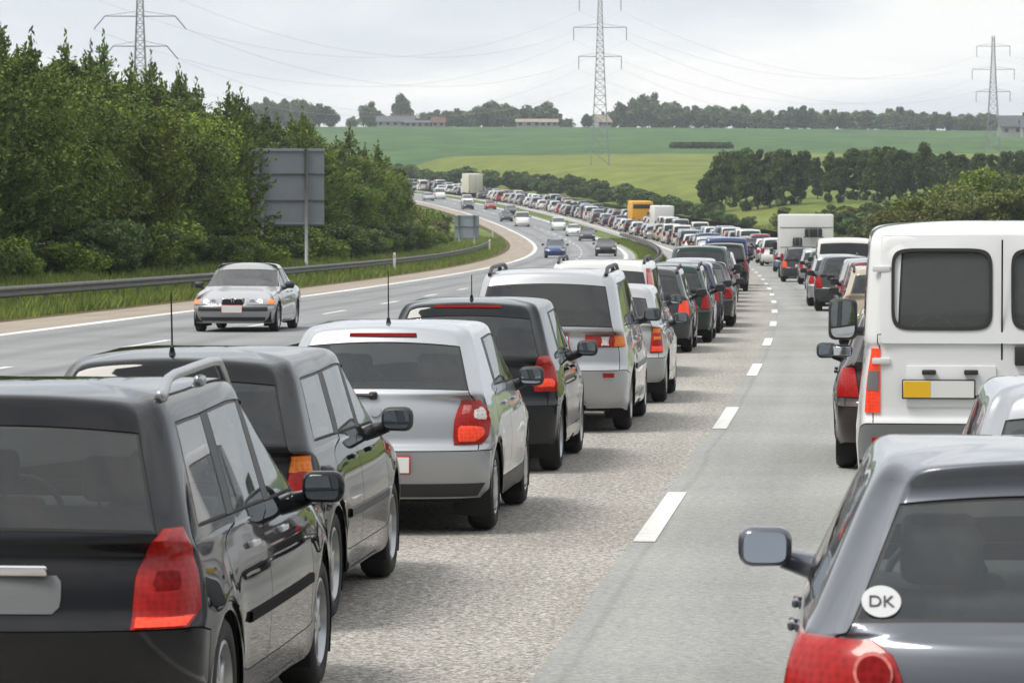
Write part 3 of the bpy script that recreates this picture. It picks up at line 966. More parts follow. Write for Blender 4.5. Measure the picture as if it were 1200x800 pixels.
def grass_mat(name, a, b, c, scale=0.35, line=None):
    m = bpy.data.materials.new(name); m.use_nodes = True
    n, l = nodes(m); p = n['Principled BSDF']; p.inputs['Roughness'].default_value = 0.95; p.inputs['Specular IOR Level'].default_value = 0.1
    g = n.new('ShaderNodeNewGeometry')
    x = n.new('ShaderNodeTexNoise'); x.inputs['Scale'].default_value = scale; x.inputs['Detail'].default_value = 8; x.inputs['Roughness'].default_value = .7
    l.new(g.outputs['Position'], x.inputs['Vector'])
    r = n.new('ShaderNodeValToRGB'); e = r.color_ramp.elements
    e[0].position, e[0].color = .30, (*a, 1); e[1].position, e[1].color = .70, (*c, 1)
    k = e.new(.5); k.color = (*b, 1)
    l.new(x.outputs['Fac'], r.inputs[0])
    out = r.outputs[0]
    if line:                                             # drilled rows and tramlines of a crop, along a direction
        mpn = n.new('ShaderNodeMapping'); mpn.inputs['Rotation'].default_value = (0, 0, line[0]); l.new(g.outputs['Position'], mpn.inputs[0])
        ms = n.new('ShaderNodeMapping'); ms.inputs['Scale'].default_value = (line[1], line[1] * .012, 1); l.new(mpn.outputs[0], ms.inputs[0])
        y = n.new('ShaderNodeTexNoise'); y.inputs['Scale'].default_value = 1; y.inputs['Detail'].default_value = 3; l.new(ms.outputs[0], y.inputs[0])
        q = n.new('ShaderNodeMapRange'); q.inputs['From Min'].default_value = .3; q.inputs['From Max'].default_value = .7
        q.inputs['To Min'].default_value = 1 - line[2]; q.inputs['To Max'].default_value = 1 + line[2]; l.new(y.outputs[0], q.inputs[0])
        v = n.new('ShaderNodeVectorMath'); v.operation = 'SCALE'; l.new(out, v.inputs[0]); l.new(q.outputs[0], v.inputs['Scale']); out = v.outputs[0]
    l.new(out, p.inputs['Base Color'])
    M[name] = m
grass_mat('grass_ground', (0.070, 0.105, 0.022), (0.125, 0.170, 0.038), (0.215, 0.225, 0.075))
grass_mat('field_yellow', (0.120, 0.150, 0.034), (0.158, 0.188, 0.042), (0.205, 0.222, 0.058), 0.03, (0.25, 0.22, 0.16))
grass_mat('field_green', (0.056, 0.112, 0.040), (0.070, 0.132, 0.048), (0.086, 0.150, 0.055), 0.02, (0.12, 0.09, 0.26))
grass_mat('field_far', (0.10, 0.15, 0.05), (0.13, 0.18, 0.06), (0.16, 0.20, 0.08), 0.01)

# ------------------------------------------------------------------ ground sheets
U = np.array([-1800, -900, -450, -220, -140, -100, -75, -60, -50, -42, -36, -32, -29, -27, -25.5, -24, -23, -22, -21, -20, -19.3, -18.6, -14, -9, -8, -7.5, -7, -6.6, -6.2, -5.8, -5.4, -5, -4.4, -2, 0, 3, 6.0, 7.0, 7.6, 8.3, 9, 9.8, 11, 13, 15, 17.5, 20.5, 24, 28, 33, 40, 50, 62, 80, 105, 140, 200, 300, 450, 700, 1100, 1800.])
def sheet(name, y0f, y1f, ny, matn, ucols, power=1.0):
    V, Fc = [], []
    for u in ucols:
        y0, y1 = y0f(u), y1f(u)
        for j in range(ny):
            t = (j / (ny - 1)) ** power; y = y0 + (y1 - y0) * t
            if y <= 1000: p = road_pt(y, u); x, yy = float(p[0]), float(p[1])
            else:
                p = road_pt(1000., u); x, yy = float(p[0]) - (y - 1000) * .05 , y + float(p[1]) - 1000
            V.append((x, yy, float(ground_h(np.float64(u), np.float64(x), np.float64(yy)))))
    for i in range(len(ucols) - 1):
        for j in range(ny - 1):
            a = i * ny + j; Fc.append((a, a + ny, a + ny + 1, a + 1))
    o = mesh_obj(name, V, Fc, matn, None, True); tag(o, kind='structure'); return o
def y_field0(u): return 1010.0 if u < 15 else (470.0 if u < 28 else 590.0)
def y_border(u): return max(y_field0(u) + 2, 870.0 + .25 * min(max(u, 0), 100))
sheet('ground', lambda u: -240.0, y_field0, 190, 'grass_ground', U, 1.0)
UF = U[U >= -1800]
sheet('yellow_field', y_field0, y_border, 24, 'field_yellow', UF)
sheet('green_field', y_border, lambda u: 1580.0, 24, 'field_green', UF)
sheet('far_land', lambda u: 1580.0, lambda u: 9000.0, 14, 'field_far', UF, 2.2)

def strip(name, o0, o1, Y0, Y1, dz, matn, nu=2, step=None):
    Ys = np.concatenate([np.arange(Y0, min(Y1, 320), step or 2.0), np.arange(max(Y0, 320), Y1 + .01, step or 4.0)])
    if Ys[-1] < Y1: Ys = np.append(Ys, Y1)
    offs = np.linspace(o0, o1, nu)
    V, UVs = [], []
    wob = .022 * np.sin(Ys * 1.7) * np.sin(Ys * .61 + 1) + .012 * np.sin(Ys * 4.1)
    for u in offs:
        P = road_pt(Ys, u + (wob if abs(u + .09) < .001 else 0 * wob), dz)
        V += P.tolist(); UVs += [(u, y) for y in Ys]
    n_ = len(Ys)
    Fc = [(i * n_ + j, (i + 1) * n_ + j, (i + 1) * n_ + j + 1, i * n_ + j + 1) for i in range(nu - 1) for j in range(n_ - 1)]
    o = mesh_obj(name, V, Fc, matn); me = o.data
    ul = me.uv_layers.new(name='road')
    ul.data.foreach_set('uv', np.array([UVs[l.vertex_index] for l in me.loops], dtype=np.float32).ravel())
    return tag(o, kind='structure')
YA, YB = -220.0, 985.0
strip('shoulder', 3.9, 6.9, YA, YB, .0, 'asphalt_hard')
strip('shoulder', -5.2, -3.75, YA, YB, .0, 'asphalt_hard')
strip('shoulder', -18.5, E_OUT + .1, YA, YB, .0, 'asphalt_shoulder', 3)
strip('shoulder', E_IN - .1, E_IN + .75, YA, YB, .0, 'asphalt_hard')
grass_mat('soil', (0.075, 0.055, 0.035), (0.11, 0.085, 0.05), (0.12, 0.12, 0.045), 1.5)
strip('soil_strip', -19.1, -18.45, YA, YB, -.004, 'soil')
strip('road', -3.9, -.09, YA, YB, .004, 'asphalt_aggregate', 4)
strip('road', -.09, 4.0, YA, YB, .004, 'asphalt_grey', 4)
strip('road', E_OUT - .15, E_IN + .15, YA, YB, .004, 'asphalt_other', 6)
def lines(name, segs, dz=.009):
    V, Fc, UVs = [], [], []
    for o0, o1, y0, y1 in segs:
        Ys = np.arange(y0, y1 + .01, 5.0 if y1 - y0 < 6 else 4.0)
        a, b = road_pt(Ys, o0, dz), road_pt(Ys, o1, dz); k = len(V)
        for i in range(len(Ys)):
            V += [a[i].tolist(), b[i].tolist()]; UVs += [(o0, Ys[i]), (o1, Ys[i])]
        Fc += [(k + 2 * i, k + 2 * i + 1, k + 2 * i + 3, k + 2 * i + 2) for i in range(len(Ys) - 1)]
    o = mesh_obj(name, V, Fc, 'road_paint'); me = o.data
    ul = me.uv_layers.new(name='road'); ul.data.foreach_set('uv', np.array([UVs[l.vertex_index] for l in me.loops], dtype=np.float32).ravel())
    return tag(o, kind='structure')
lines('lane_dashes', [(-.08, .08, 27.3 + 15 * k - 45, 32.3 + 15 * k - 45) for k in range(66)])
lines('lane_dashes', [(D_OUT - .08, D_OUT + .08, 70.0 + 15 * k - 90, 75.0 + 15 * k - 90) for k in range(66)])
lines('edge_line', [(3.75, 4.05, YA, YB)]); lines('edge_line', [(-4.05, -3.75, YA, YB)])
lines('edge_line', [(E_OUT - .17, E_OUT + .17, YA, YB)]); lines('edge_line', [(E_IN - .17, E_IN + .17, YA, YB)])

# ------------------------------------------------------------------ guard rails
def guardrail(off, Y0, Y1, label, sides, step=4.0, hgt=.75, maxposts=95):
    root = empty('guardrail', tuple(ground_at(off, Y0)))
    mw = root.matrix_world.copy(); base = Vector(root.location)
    prof = [(0, -.155), (.035, -.145), (.075, -.10), (.075, -.055), (.015, -.02), (.015, .02), (.075, .055), (.075, .10), (.035, .145), (0, .155)]
    Ys = np.arange(Y0, Y1 + .01, 3.0)
    for sg in sides:
        V, Fc = [], []
        for y in Ys:
            g = ground_at(off, y)
            for px, pz in prof:
                p = road_pt(y, off + sg * (.10 + px)); V.append((p[0] - base.x, p[1] - base.y, g.z + hgt - .155 + pz - base.z))
        k = len(prof)
        for i in range(len(Ys) - 1):
            for j in range(k - 1): Fc.append((i * k + j, i * k + j + 1, (i + 1) * k + j + 1, (i + 1) * k + j))
        o = mesh_obj('rail', V, Fc, 'rail_steel', root, False)
    bm = bmesh.new(); add_box(bm, (.10, .06, hgt + .3), (0, 0, hgt / 2 - .2), (0, 0, 0), .006, 1)
    p0 = bm_obj('post', bm, 'rail_steel', root, False, None)
    n_ = 0
    for i, y in enumerate(np.arange(Y0, Y1, step)):
        if n_ >= maxposts: break
        o = p0 if n_ == 0 else link(p0.copy(), root)
        g = ground_at(off, y); o.location = (g.x - base.x, g.y - base.y, g.z - base.z); o.rotation_euler = (0, 0, road_dir(y)); n_ += 1
    return tag(root, label, 'guardrail')
guardrail(-20.6, 70, 356, 'dark weathered guardrail along the oncoming carriageway in front of the left trees', (1,), 4.0)
guardrail(-5.75, 20, 420, 'dark double sided steel guardrail in the grass median between the two carriageways', (1, -1), 5.0)

# delineator posts
def marker(off, Y, label):
    g = ground_at(off, Y)
    r = empty('marker_post', tuple(g), road_dir(Y))
    bm = bmesh.new(); add_box(bm, (.13, .11, 1.2), (0, 0, .55), (0, 0, 0), .03, 2); bm_obj('post', bm, 'white_plastic', r)
    bm = bmesh.new(); add_box(bm, (.06, .012, .18), (0, -.06, .95), (0, 0, 0), .004, 1); bm_obj('reflector', bm, 'lens_amber', r)
    tag(r, label, 'marker post', 'marker posts along the left verge')
marker(-19.9, 208, 'white marker post by the guardrail, right of the large road sign')
marker(-19.9, 328, 'white marker post near the small road sign')
marker(-19.9, 420, 'white marker post beyond the small road sign, where the guardrail ends')

# road signs seen from the back
mat('sign_back', (0.24, 0.26, 0.30), 0.55, 0.25, var=(1.2, 0.10))
mat('sign_back_light', (0.36, 0.42, 0.48), 0.5, 0.2, var=(1.2, 0.10))
def road_sign(X, Y, w, z0, z1, seams, postx, mt, label, tilt=0.0):
    gz = ground_xy(X, Y)
    r = empty('road_sign', (X, Y, gz), tilt)
    n_ = len(seams) + 1; zs = [z0] + list(seams) + [z1]
    for a, b in zip(zs[:-1], zs[1:]):
        bm = bmesh.new(); add_box(bm, (w, .045, b - a - .02), (0, 0, (a + b) / 2), (0, 0, 0), .008, 1)
        bm_obj('panel', bm, mt, r, False, None)
    for z in list(seams) + [z0 + .12, z1 - .12]:
        bm = bmesh.new(); add_box(bm, (w - .06, .05, .07), (0, -.05, z), (0, 0, 0), .006, 1); bm_obj('crossbar', bm, 'rail_steel' if z in seams else mt, r, False, None)
    for px in postx:
        bm = bmesh.new(); add_tube(bm, [(px, -.14, -.6), (px, -.14, z1 - .02)], .085, 12); bm_obj('post', bm, 'galvanised', r, True, 50)
    bm = bmesh.new()
    for px in (-w / 2 + .02, w / 2 - .02): add_box(bm, (.035, .07, z1 - z0), (px, -.005, (z0 + z1) / 2), (0, 0, 0), .006, 1)
    bm_obj('edge_trim', bm, 'galvanised', r, False, None)
    tag(r, label, 'road sign')
_X = at_px(337, 0, 190)
_g = ground_xy(_X, 190)
def z_px(v, Y): return CAM_H + (260 - v) * Y / F_PX
road_sign(_X, 190, 86 * 190 / F_PX, z_px(265, 190) - _g, z_px(174, 190) - _g, [z_px(235, 190) - _g, z_px(204, 190) - _g], [(359 - 337) * 190 / F_PX, (307 - 337) * 190 / F_PX], 'sign_back',
          'large dark grey back of a road sign on posts, half hidden by the roadside trees', 0.06)
_X = at_px(547, 0, 350); _g = ground_xy(_X, 350)
road_sign(_X, 350, 29 * 350 / F_PX, z_px(280, 350) - _g, z_px(252, 350) - _g, [z_px(266, 350) - _g], [-.7, .7], 'sign_back_light', 'small pale blue grey back of a road sign at the bend', 0.05)
# ------------------------------------------------------------------ vegetation
def leaf_mat(name, dark, light, trans=0.18, huevar=0.33):
    m = bpy.data.materials.new(name); m.use_nodes = True
    n, l = nodes(m); b = n['Principled BSDF']; b.inputs['Roughness'].default_value = 0.6; b.inputs['Specular IOR Level'].default_value = 0.25
    g = n.new('ShaderNodeNewGeometry'); oi = n.new('ShaderNodeObjectInfo')
    t = n.new('ShaderNodeTexCoord')
    x = n.new('ShaderNodeTexNoise'); x.inputs['Scale'].default_value = .9; x.inputs['Detail'].default_value = 3; l.new(t.outputs['Object'], x.inputs['Vector'])
    a = n.new('ShaderNodeMath'); a.operation = 'MULTIPLY_ADD'; a.inputs[1].default_value = .55
    l.new(g.outputs['Random Per Island'], a.inputs[0])
    q = n.new('ShaderNodeMapRange'); q.inputs['From Min'].default_value = .35; q.inputs['From Max'].default_value = .65; q.inputs['To Max'].default_value = .45; l.new(x.outputs[0], q.inputs[0])
    l.new(q.outputs[0], a.inputs[2])
    mx = n.new('ShaderNodeMix'); mx.data_type = 'RGBA'; mx.inputs[6].default_value = (*dark, 1); mx.inputs[7].default_value = (*light, 1); l.new(a.outputs[0], mx.inputs[0])
    h = n.new('ShaderNodeHueSaturation')
    r = n.new('ShaderNodeMapRange'); r.inputs['To Min'].default_value = 1 - huevar; r.inputs['To Max'].default_value = 1 + huevar; l.new(oi.outputs['Random'], r.inputs[0])
    l.new(r.outputs[0], h.inputs['Value'])
    r2 = n.new('ShaderNodeMapRange'); r2.inputs['To Min'].default_value = .485; r2.inputs['To Max'].default_value = .515; l.new(oi.outputs['Random'], r2.inputs[0]); l.new(r2.outputs[0], h.inputs['Hue'])
    l.new(mx.outputs[2], h.inputs['Color']); l.new(h.outputs[0], b.inputs['Base Color'])
    tr = n.new('ShaderNodeBsdfTranslucent'); l.new(h.outputs[0], tr.inputs[0])
    ms = n.new('ShaderNodeMixShader'); ms.inputs[0].default_value = trans
    out = n['Material Output']; l.new(b.outputs[0], ms.inputs[1]); l.new(tr.outputs[0], ms.inputs[2]); l.new(ms.outputs[0], out.inputs[0])
    M[name] = m
leaf_mat('needles', (0.028, 0.055, 0.012), (0.215, 0.290, 0.042))
leaf_mat('needles_deep', (0.024, 0.050, 0.013), (0.155, 0.220, 0.040))
leaf_mat('leaves_fresh', (0.048, 0.085, 0.013), (0.270, 0.340, 0.045))
leaf_mat('leaves_mid', (0.042, 0.080, 0.024), (0.150, 0.215, 0.060))
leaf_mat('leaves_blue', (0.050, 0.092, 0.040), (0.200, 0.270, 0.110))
leaf_mat('leaves_olive', (0.080, 0.100, 0.024), (0.250, 0.270, 0.075))
leaf_mat('grass_blade', (0.085, 0.125, 0.022), (0.270, 0.310, 0.075), .3)
mat('bark', (0.075, 0.060, 0.045), 0.9, var=(6, .4), bump=(20, .6))

def leaf_cloud(C, size, rng, stretch=1.6, up=0.35, axis=None):
    """one folded leaf-spray (two triangles) per centre"""
    n = len(C)
    d = rng.normal(size=(n, 3)); d[:, 2] = d[:, 2] * .7
    if axis is not None: d = d * .55 + axis
    d /= np.linalg.norm(d, axis=1)[:, None] + 1e-9
    nn = rng.normal(size=(n, 3)); nn[:, 2] += up * 2
    s = np.cross(d, nn); s /= np.linalg.norm(s, axis=1)[:, None] + 1e-9
    sz = size * rng.uniform(.6, 1.4, n)[:, None]
    a = C - d * sz * stretch * .5; b = C + d * sz * stretch * .5
    w = np.cross(s, d)
    l = C + s * sz * .5 + w * sz * .12; r = C - s * sz * .5 + w * sz * .12
    V = np.stack([a, l, b, r], 1).reshape(-1, 3)
    F = (np.arange(n) * 4)[:, None] + np.array([0, 1, 2, 3])
    return V, F
def fast_mesh(name, V, F, mt):
    me = bpy.data.meshes.new(name)
    k = F.shape[1]
    me.vertices.add(len(V)); me.vertices.foreach_set('co', np.asarray(V, dtype=np.float32).ravel())
    me.loops.add(F.size); me.loops.foreach_set('vertex_index', F.astype(np.int32).ravel())
    me.polygons.add(len(F)); me.polygons.foreach_set('loop_start', np.arange(0, F.size, k, dtype=np.int32))
    me.update(calc_edges=True); me.materials.append(M[mt])
    return me
def trunk_mesh(h, r, rng, limbs=6, spread=.5, start=.25):
    bm = bmesh.new()
    pts = [(rng.normal() * .02 * h * t, rng.normal() * .02 * h * t, h * t - .3 * (t == 0)) for t in np.linspace(0, 1, 6)]
    add_tube(bm, pts, [r * (1 - .85 * t) for t in np.linspace(0, 1, 6)], 8)
    for i in range(limbs):
        t = start + (1 - start) * .8 * i / max(1, limbs); a = rng.uniform(0, 2 * PI); L = spread * h * (1 - t) * rng.uniform(.6, 1.1) + .3
        b = Vector((0, 0, h * t))
        add_tube(bm, [b, b + Vector((math.cos(a) * L * .5, math.sin(a) * L * .5, L * .25)), b + Vector((math.cos(a) * L, math.sin(a) * L, L * .6))], [r * .35 * (1 - t * .6), r * .22, r * .06], 6)
    me = bpy.data.meshes.new('trunk'); bm.to_mesh(me); bm.free(); me.materials.append(M['bark']); return me
def spruce_crown(h, r, seed, leaf, dens, mt):
    rng = np.random.default_rng(seed)
    C, A = [], []
    nlev = int(h * 3.4)
    for i in range(nlev):
        t = (i + rng.uniform(0, .6)) / nlev; z = h * (.03 + .95 * t)
        R = r * (1 - t ** 2.0) ** .95 * (.82 + .32 * rng.random()) + .10
        nb = max(3, int(9 * (1 - t) + 3)); a0 = rng.uniform(0, 6.28)
        for b in range(nb):
            a = a0 + 2 * PI * b / nb + rng.normal() * .25; L = R * rng.uniform(.55, 1.18)
            droop = rng.uniform(-.35, .1) * (1 - t) + .45 * t
            m = max(3, int(L * dens))
            s = rng.uniform(.12, 1, m) ** .75
            x = np.cos(a) * L * s; y = np.sin(a) * L * s; zz = z + L * s * droop + .18 * L * s * s
            wd = .10 + .26 * L * (1 - s)
            C.append(np.c_[x - np.sin(a) * rng.normal(size=m) * wd, y + np.cos(a) * rng.normal(size=m) * wd, zz + rng.normal(size=m) * .10])
            A.append(np.tile([math.cos(a) * .8, math.sin(a) * .8, .35 + .5 * t], (m, 1)))
    for k in range(5):                                    # bare leaders standing out of the top
        m = 16; a = rng.uniform(0, 6.28); q = rng.uniform(0, .5) * r * .35 * (k > 0); z = np.linspace(h * (.86 if k else .92), h * (1.0 if k else 1.06) - .3 * q, m)
        C.append(np.c_[q * math.cos(a) + rng.normal(size=m) * .05, q * math.sin(a) + rng.normal(size=m) * .05, z]); A.append(np.tile([0, 0, 1.6], (m, 1)))
    C = np.concatenate(C); A = np.concatenate(A)
    V, F = leaf_cloud(C, leaf, rng, 2.4, .6, A)
    return fast_mesh('crown', V, F, mt)
def broad_crown(h, rx, z0, seed, leaf, n, mt, lobes=26, shape=1.0, flat=.45):
    rng = np.random.default_rng(seed)
    cz, rz = (h + z0) / 2, (h - z0) / 2
    d = rng.normal(size=(lobes, 3)); d /= np.linalg.norm(d, axis=1)[:, None]
    rad = rng.uniform(.25, .88, lobes)[:, None] ** .6
    L = d * rad * np.array([rx, rx, rz]) * np.array([.86, .86, .9]) + [0, 0, cz]
    t = np.clip((L[:, 2] - z0) / (h - z0), 0, 1)
    L[:, :2] *= (1.12 - .45 * np.abs(t - flat) ** shape * 1.4)[:, None]
    lr = rng.uniform(.16, .36, lobes) * min(rx, rz) * 1.35
    k = rng.integers(0, lobes, n)
    q = rng.normal(size=(n, 3)); q /= np.linalg.norm(q, axis=1)[:, None]
    q *= (rng.uniform(.35, 1, n) ** .5)[:, None] * lr[k][:, None]
    q[:, 2] *= .75
    C = L[k] + q
    C[:, 2] = np.maximum(C[:, 2], .02)
    V, F = leaf_cloud(C, leaf, rng, 1.5, .45)
    return fast_mesh('crown', V, F, mt)

def tree_proto(name, crown, trunk):
    o = bpy.data.objects.new(name, None)
    t = bpy.data.objects.new('trunk', trunk); t.parent = o
    c = bpy.data.objects.new('crown', crown); c.parent = o
    return (name, t, c)
def plant_tree(proto, loc, s, rz, label, cat, group):
    name, t, c = proto
    r = empty(name, loc, rz); r.scale = (s[0], s[0], s[1]) if isinstance(s, tuple) else (s, s, s)
    for o in (t, c):
        k = o.copy(); k.parent = r; COL.objects.link(k)
    return tag(r, label, cat, group)
_r = np.random.default_rng(5)
def ordinal(k):
    return f"{k}{'th' if 10 <= k % 100 <= 20 else {1: 'st', 2: 'nd', 3: 'rd'}.get(k % 10, 'th')}"

# the belt of trees behind the oncoming carriageway
SPR = [tree_proto('spruce_tree', spruce_crown(8.6, 2.6, 20 + i, .105, 30, 'needles' if i % 3 else 'needles_deep'), trunk_mesh(8.3, .14, np.random.default_rng(i), 4, .2)) for i in range(5)]
BRD = [tree_proto('broadleaf_tree', broad_crown(8.0, 2.9, .3, 40 + i, .105, 24000, ('needles', 'leaves_fresh', 'needles')[i], 34), trunk_mesh(7.0, .16, np.random.default_rng(9 + i), 9, .45)) for i in range(3)]
BUSH = [tree_proto('bush', broad_crown(2.6, 1.9, -.2, 60 + i, .11, 4500, ('leaves_mid', 'leaves_fresh', 'leaves_olive')[i], 22), trunk_mesh(1.8, .05, np.random.default_rng(19 + i), 7, .6, .05)) for i in range(3)]
def top_h(Y):
    return float(np.interp(Y, [100, 128, 150, 175, 190, 205, 220, 240, 252, 268, 283, 296, 304, 312], [10.0, 10.1, 10.0, 10.0, 9.9, 9.5, 9.0, 8.2, 8.6, 9.0, 8.3, 6.6, 4.6, 3.0]))
k = 0
for Y in np.arange(104, 310, 3.7):
    k += 1
    yy = Y + _r.uniform(-1, 1); off = -27.4 + _r.uniform(-.9, .9) - (1.2 if Y > 290 else 0)
    if 181 < yy < 197: off = -28.8                        # the sign stands before them
    p = ground_at(off, yy); h = top_h(yy) * _r.uniform(.80, .98) - p.z
    pr = SPR[_r.integers(5)] if _r.random() < .5 else BRD[_r.integers(3)]
    base = 8.6 if pr[0] == 'spruce_tree' else 8.0
    kind = 'pointed dark green spruce' if pr[0] == 'spruce_tree' else 'rounded leafy green tree'
    plant_tree(pr, tuple(p), (_r.uniform(.92, 1.15), h / base), _r.uniform(0, 6.28), f'{kind}, {ordinal(k)} from near end of front row behind left guardrail', 'tree', 'trees of the roadside belt on the left')
k = 0
for Y in np.arange(108, 306, 4.6):
    k += 1
    yy = Y + _r.uniform(-1.5, 1.5); off = -31.5 + _r.uniform(-1.0, 1.0)
    p = ground_at(off, yy); h = top_h(yy - 8 if yy < 245 else yy + 3) * _r.uniform(.94, 1.10) - p.z
    pr = SPR[_r.integers(5)] if _r.random() < .62 else BRD[_r.integers(3)]
    base = 8.6 if pr[0] == 'spruce_tree' else 8.0
    kind = 'tall pointed spruce' if pr[0] == 'spruce_tree' else 'tall rounded leafy tree'
    plant_tree(pr, tuple(p), (_r.uniform(.95, 1.2), h / base), _r.uniform(0, 6.28), f'{kind} showing its top, {ordinal(k)} from near end of back row on left', 'tree', 'trees of the roadside belt on the left')
k = 0
for Y in np.arange(108, 300, 4.3):
    yy = Y + _r.uniform(-1.5, 1.5)
    if 183 < yy < 194: continue
    k += 1; p = ground_at(-24.4 + _r.uniform(-.6, .4), yy); s = _r.uniform(.55, 1.0)
    plant_tree(BUSH[_r.integers(2)], tuple(p), (s * 1.1, s * .95), _r.uniform(0, 6.28), f'low dark green bush, {ordinal(k)} from near end before the left trees', 'bush', 'bushes in front of the roadside trees')
k = 0
for Y, off, s in [(306, -25.5, 1.0), (312, -27, 1.2), (318, -26, 1.15), (325, -28, 1.25), (332, -26.5, 1.2), (340, -28.5, 1.3), (349, -27.5, 1.25), (360, -28, 1.3), (372, -27.5, 1.2), (386, -27, 1.2), (402, -26, 1.1), (330, -31, 1.3), (355, -32, 1.4), (380, -31, 1.35), (318, -24.2, .6), (345, -24.6, .55)]:
    k += 1; p = ground_at(off, Y)
    plant_tree(BUSH[(1, 2, 2)[k % 3]], tuple(p), (s * 1.15, s), _r.uniform(0, 6.28), f'olive brown bush on the left slope by the small sign, {ordinal(k)} along the slope', 'bush', 'bushes on the slope by the small sign')

p0 = Vector((at_px(268, 0, 184), 184, 0)); p0.z = ground_xy(p0.x, p0.y)
plant_tree(SPR[1], tuple(p0), (.95, .98), 2.0, 'dense green spruce overlapping the left edge of the large road sign', 'tree', 'trees of the roadside belt on the left')
# scrub and hedge on the right of the far queue
FARB = [tree_proto('bush', broad_crown(3.2, 2.4, -.2, 80 + i, .22, 2200, ('leaves_mid', 'leaves_olive', 'leaves_mid')[i], 20), trunk_mesh(2.2, .06, np.random.default_rng(29 + i), 6, .6, .05)) for i in range(3)]
k = 0
for Y in np.arange(470, 900, 6.0):
    for off0 in (13.5,):
        k += 1; yy = Y + _r.uniform(-2, 2); p = ground_at(off0 + _r.uniform(-1, 1.5), yy); s = _r.uniform(.7, 1.15) * float(np.interp(Y, [470, 560, 640], [.5, .8, 1.1]))
        plant_tree(FARB[(0, 0, 2)[_r.integers(3)]], tuple(p), (s * 1.2, s), _r.uniform(0, 6.28), f'dark green hedge bush beside the far queue, {ordinal(k)} from the near end', 'bush', 'hedge bushes beside the far queue')
k = 0
for i in range(70):
    Y = _r.uniform(262, 450); off = _r.uniform(11.5, 24) + (Y - 225) * .02
    if Y < 300 and off > 19: off -= 6
    k += 1; p = ground_at(off, Y); s = _r.uniform(.5, 1.0)
    plant_tree(FARB[(1, 1, 0)[_r.integers(3)]], tuple(p), (s * 1.25, s), _r.uniform(0, 6.28), f'olive scrub bush on the right verge beyond the queue, number {k} of the scrub outward', 'bush', 'scrub bushes on the right verge')
# the bushy trees at the right edge
RT = [tree_proto('broadleaf_tree', broad_crown(6.0, 2.6, .0, 100 + i, .16, 7000, ('leaves_olive', 'leaves_fresh', 'leaves_mid')[i], 30), trunk_mesh(5.0, .12, np.random.default_rng(39 + i), 9, .5)) for i in range(3)]
k = 0
for u, top, Y in [(1048, 238, 262), (1066, 226, 270), (1084, 222, 275), (1100, 210, 285), (1116, 205, 272), (1132, 200, 290), (1150, 192, 280), (1168, 196, 295), (1186, 190, 275), (1204, 192, 290), (1222, 188, 280), (1240, 186, 292), (1110, 226, 255), (1140, 216, 258), (1172, 214, 256), (1200, 210, 255)]:
    k += 1; X = at_px(u, 0, Y); g = ground_xy(X, Y); h = z_px(top, Y) - g
    plant_tree(RT[(0, 0, 1, 0, 2)[k % 5]], (X, Y, g), (_r.uniform(.8, 1.05), h / 6.0), _r.uniform(0, 6.28), f'olive green bushy tree behind the white van roof, {ordinal(k)} of the clump', 'tree', 'bushy trees behind the white van')
# the tree row across the field on the right
ROW = [tree_proto('broadleaf_tree', broad_crown(9.0, 2.1, -.6, 120 + i, .24, 8000, ('leaves_mid', 'needles_deep')[i % 2], 46, 1.0, .42), trunk_mesh(8.0, .17, np.random.default_rng(49 + i), 8, .35)) for i in range(4)]
k = 0
for u, top in [(832, 190), (846, 172), (860, 166), (874, 168), (888, 164), (902, 168), (916, 164), (930, 172), (941, 168), (958, 178), (972, 174), (984, 176), (1000, 170), (1014, 166), (1028, 168), (1042, 163), (1056, 166), (1070, 170), (1084, 162), (1100, 172), (1116, 170), (1130, 174), (1146, 170), (1162, 172), (1178, 168), (1195, 172), (1212, 170)]:
    k += 1; Y = 545 + _r.uniform(-12, 12) - (u - 830) * .06; X = at_px(u, 0, Y); g = ground_xy(X, Y); h = z_px(top, Y) - g
    plant_tree(ROW[_r.integers(4)], (X, Y, g), (_r.uniform(.72, .95) * (.75 if 950 < u < 990 else 1), h / 9.0), _r.uniform(0, 6.28), f'dark green tree in the row across the field, {ordinal(k)} from its left end', 'tree', 'tree row across the field on the right')
# horizon woods
HOR = [tree_proto('broadleaf_tree', broad_crown(13.0, 8.0, -.5, 140 + i, .85, 3600, 'leaves_blue', 34), trunk_mesh(11.0, .3, np.random.default_rng(59 + i), 7, .4)) for i in range(4)]
HPTS = [(300, 118), (316, 113), (332, 117), (346, 115), (360, 116), (374, 120), (388, 128), (433, 118), (470, 111), (496, 131), (508, 128), (522, 130), (536, 126), (550, 128), (566, 120), (578, 119), (592, 122), (604, 124), (618, 122), (632, 124), (640, 120), (650, 130), (664, 138), (688, 134), (702, 136), (716, 130), (728, 118), (740, 114), (752, 112), (764, 107), (776, 119), (788, 120), (800, 124), (818, 123), (832, 122), (846, 126), (858, 124), (872, 122), (886, 128), (900, 130), (912, 134), (926, 124), (938, 123), (952, 126), (966, 128), (978, 127), (992, 130), (1004, 128), (1018, 130), (1032, 132), (1044, 126), (1056, 124), (1068, 130), (1080, 132), (1094, 130), (1108, 131), (1122, 133), (1136, 134), (1150, 131), (1162, 133), (1172, 146), (1186, 150), (1198, 152), (412, 136), (448, 134), (484, 136)]
k = 0
